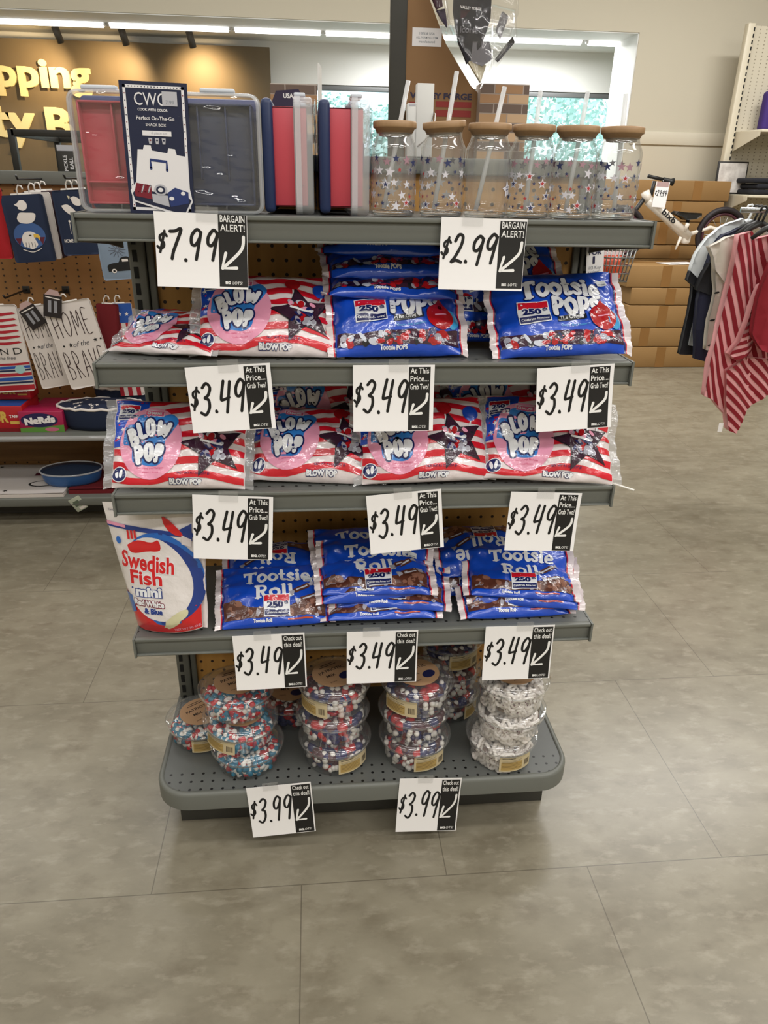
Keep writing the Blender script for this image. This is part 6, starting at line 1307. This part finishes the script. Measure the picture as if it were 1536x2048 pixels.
def garment(layers, y, label, hx, hcol=M_HANG, T=.03, folds=(28, .010), art=None, seed=0, name='garment', tagp=None):
    c = at(*layers[0][1][0], y=y); t = thing(name, label, 'clothing', (c.x, y, c.z), group=GARM)
    fn = lambda x, z, k=0: folds[1]*math.sin((x+z*.16)*folds[0]*2+seed+2.2*nz(x*5, z*3, seed))+.012*nz(x*7+seed, z*5, 2)
    for k, (nm_, poly, m, dy) in enumerate(layers):
        P = [at(*v, y=y) for v in poly]; mb = MB(); sheet(mb, [(v.x-c.x, v.z-c.z) for v in P], lambda x, z: fn(x, z)+dy, lambda x, z: T+.012*nz(x*8, z*8, seed+3), m, .028); o = mb.build(nm_, t)
        if art and nm_ in art:
            a = Art(); art[nm_](a, c); a.conform(.03); mb = MB(); a.lay(mb, lambda x, z, l: (x, fn(x, z)+dy-.0025-.0006*l, z), True); mb.build('stripes' if 'STR' in str(m.name) or m is M_STR else 'print', o)
    H = at(hx, 440, y=y); hr = Vector((H.x-c.x, T/2, zb_-c.z)); mb = MB()
    mb.tube([hr+Vector((-.018, 0, -.004)), hr+Vector((-.012, 0, .014)), hr+Vector((.004, 0, .017)), hr+Vector((.014, 0, .004)), hr+Vector((.008, 0, -.02)), hr+Vector((0, 0, -.05))], .005, hcol, 8); s0 = Vector((layers[0][1][0][0], layers[0][1][0][1])); top = at(*layers[0][2] if False else layers[0][1][0], y=y)-c
    mb.tube([hr+Vector((0, 0, -.05)), hr+Vector((-.04, .004, -.07)), hr+Vector((-.085, .006, -.105))], [.010, .012, .008], hcol, 10); mb.tube([hr+Vector((0, 0, -.05)), hr+Vector((.07, .004, -.075)), hr+Vector((.14, .006, -.12))], [.010, .012, .008], hcol, 10); mb.build('hanger', t)
    return t
def clip_stripes(poly, c, y, per, wd, ang, m, l):       # stripes laid across one garment panel, clipped to it
    def f(a, cc):
        P = [at(*v, y=y) for v in poly]; pl = [Vector((v.x-cc.x, v.z-cc.z)) for v in P]; d = Vector((math.cos(ang), math.sin(ang))); n = Vector((-d.y, d.x))
        s = [p.dot(n) for p in pl]; k = math.floor(min(s)/per)
        while k*per < max(s):
            lo, hi = k*per, k*per+wd
            bm = bmesh.new(); vv = [bm.verts.new((p.x, p.y, 0)) for p in pl]; bm.faces.new(vv); bmesh.ops.triangulate(bm, faces=bm.faces[:])
            bmesh.ops.bisect_plane(bm, geom=bm.verts[:]+bm.edges[:]+bm.faces[:], plane_co=(n.x*lo, n.y*lo, 0), plane_no=(n.x, n.y, 0), clear_inner=True)
            bmesh.ops.bisect_plane(bm, geom=bm.verts[:]+bm.edges[:]+bm.faces[:], plane_co=(n.x*hi, n.y*hi, 0), plane_no=(n.x, n.y, 0), clear_outer=True)
            if bm.faces:
                bm.verts.index_update(); a.raw([(v.co.x, v.co.y) for v in bm.verts], [tuple(v.index for v in fc.verts) for fc in bm.faces], m, l)
            bm.free(); k += 1
    return f
garment([('black_body', [(1388, 555), (1420, 520), (1440, 600), (1412, 640), (1402, 712), (1358, 708), (1372, 640), (1384, 590)], M_GB, .0), ('white_hem', [(1402, 586), (1412, 580), (1408, 620), (1398, 694), (1376, 690), (1390, 630)], M_GW, -.012), ('white_sleeve', [(1478, 436), (1492, 452), (1470, 470), (1444, 510), (1412, 560), (1394, 562), (1374, 542), (1388, 510), (1410, 474), (1430, 456)], M_GW, -.03), ('black_cuff', [(1374, 540), (1396, 560), (1390, 578), (1366, 558)], M_GB, -.033)], 2.16, 'white and black raglan tee hanging hindmost on the rail', 1500, M_GW, seed=1)
garment([('body', [(1492, 452), (1500, 462), (1460, 520), (1440, 560), (1432, 640), (1428, 726), (1390, 718), (1392, 650), (1396, 600), (1412, 530), (1424, 500), (1446, 470)], M_GN, 0), ('sleeve', [(1440, 490), (1460, 480), (1436, 560), (1420, 590), (1392, 580), (1404, 545), (1424, 505)], M_GB, -.014)], 2.09, 'navy printed tee hanging between the raglan tee and the cream tee', 1512, M_SADL, seed=2)
def art_cream(a, c):
    for x, y, r in ((1440, 500, .016), (1432, 585, .010), (1424, 640, .010), (1444, 532, .012), (1418, 690, .008), (1452, 478, .007)): p = at(x, y, y=2.03); a.ell(p.x-c.x, p.z-c.z, r, r*.45, D_BLK, 1, 12, .4)
garment([('body', [(1474, 470), (1478, 500), (1474, 560), (1452, 640), (1436, 706), (1412, 700), (1420, 640), (1432, 580), (1430, 520), (1418, 494)], M_GC, 0), ('sleeve', [(1476, 470), (1480, 490), (1462, 545), (1444, 566), (1428, 540), (1424, 515), (1416, 493), (1446, 474)], M_GC, -.02)], 2.03, 'cream tee with small black print hanging beside the striped romper', 1520, M_SADL, art={'body': art_cream}, seed=3)
PB = [(1476, 470), (1504, 462), (1516, 478), (1545, 470), (1575, 520), (1570, 640), (1560, 720), (1540, 775), (1500, 790), (1470, 800), (1452, 830), (1430, 802), (1405, 790), (1418, 720), (1444, 640), (1462, 560), (1470, 510)]
PS = [(1530, 560), (1512, 570), (1490, 610), (1468, 680), (1452, 706), (1462, 716), (1492, 700), (1506, 650), (1522, 610)]
PL = [(1450, 740), (1480, 712), (1530, 715), (1560, 780), (1530, 780), (1486, 820), (1464, 862), (1452, 858), (1448, 800)]
PY = 1.95
garment([('striped_body', PB, M_STR, 0), ('striped_sleeve', PS, M_STR, -.045), ('striped_leg', PL, M_STR, -.025)], PY, 'red and white striped romper hanging lowest on the rail', 1530, M_SADL, T=.04, folds=(22, .014), seed=4,
        art={'striped_body': clip_stripes(PB, None, PY, .034, .017, 1.95, M_GR, 1), 'striped_sleeve': clip_stripes(PS, None, PY, .030, .015, .45, M_GR, 1), 'striped_leg': clip_stripes(PL, None, PY, .032, .016, -.75, M_GR, 1)})
o = [x for x in COL.objects if x.name.startswith('garment') and x.get('label', '').startswith('red and white')][0]; p = at(1441, 855, y=PY)-o.location
mb = MB(); mb.box(p+Vector((0, 0, 0)), (.022, .001, .044), M_CARD); mb.build('hang_tag', o)
garment([('red_front', [(1548, 500), (1590, 470), (1620, 740), (1560, 715), (1522, 700), (1508, 668), (1520, 600)], M_GR, 0)], 1.83, 'plain deep red top hanging nearest at the edge of the view', 1556, M_SADL, folds=(34, .016), seed=5)
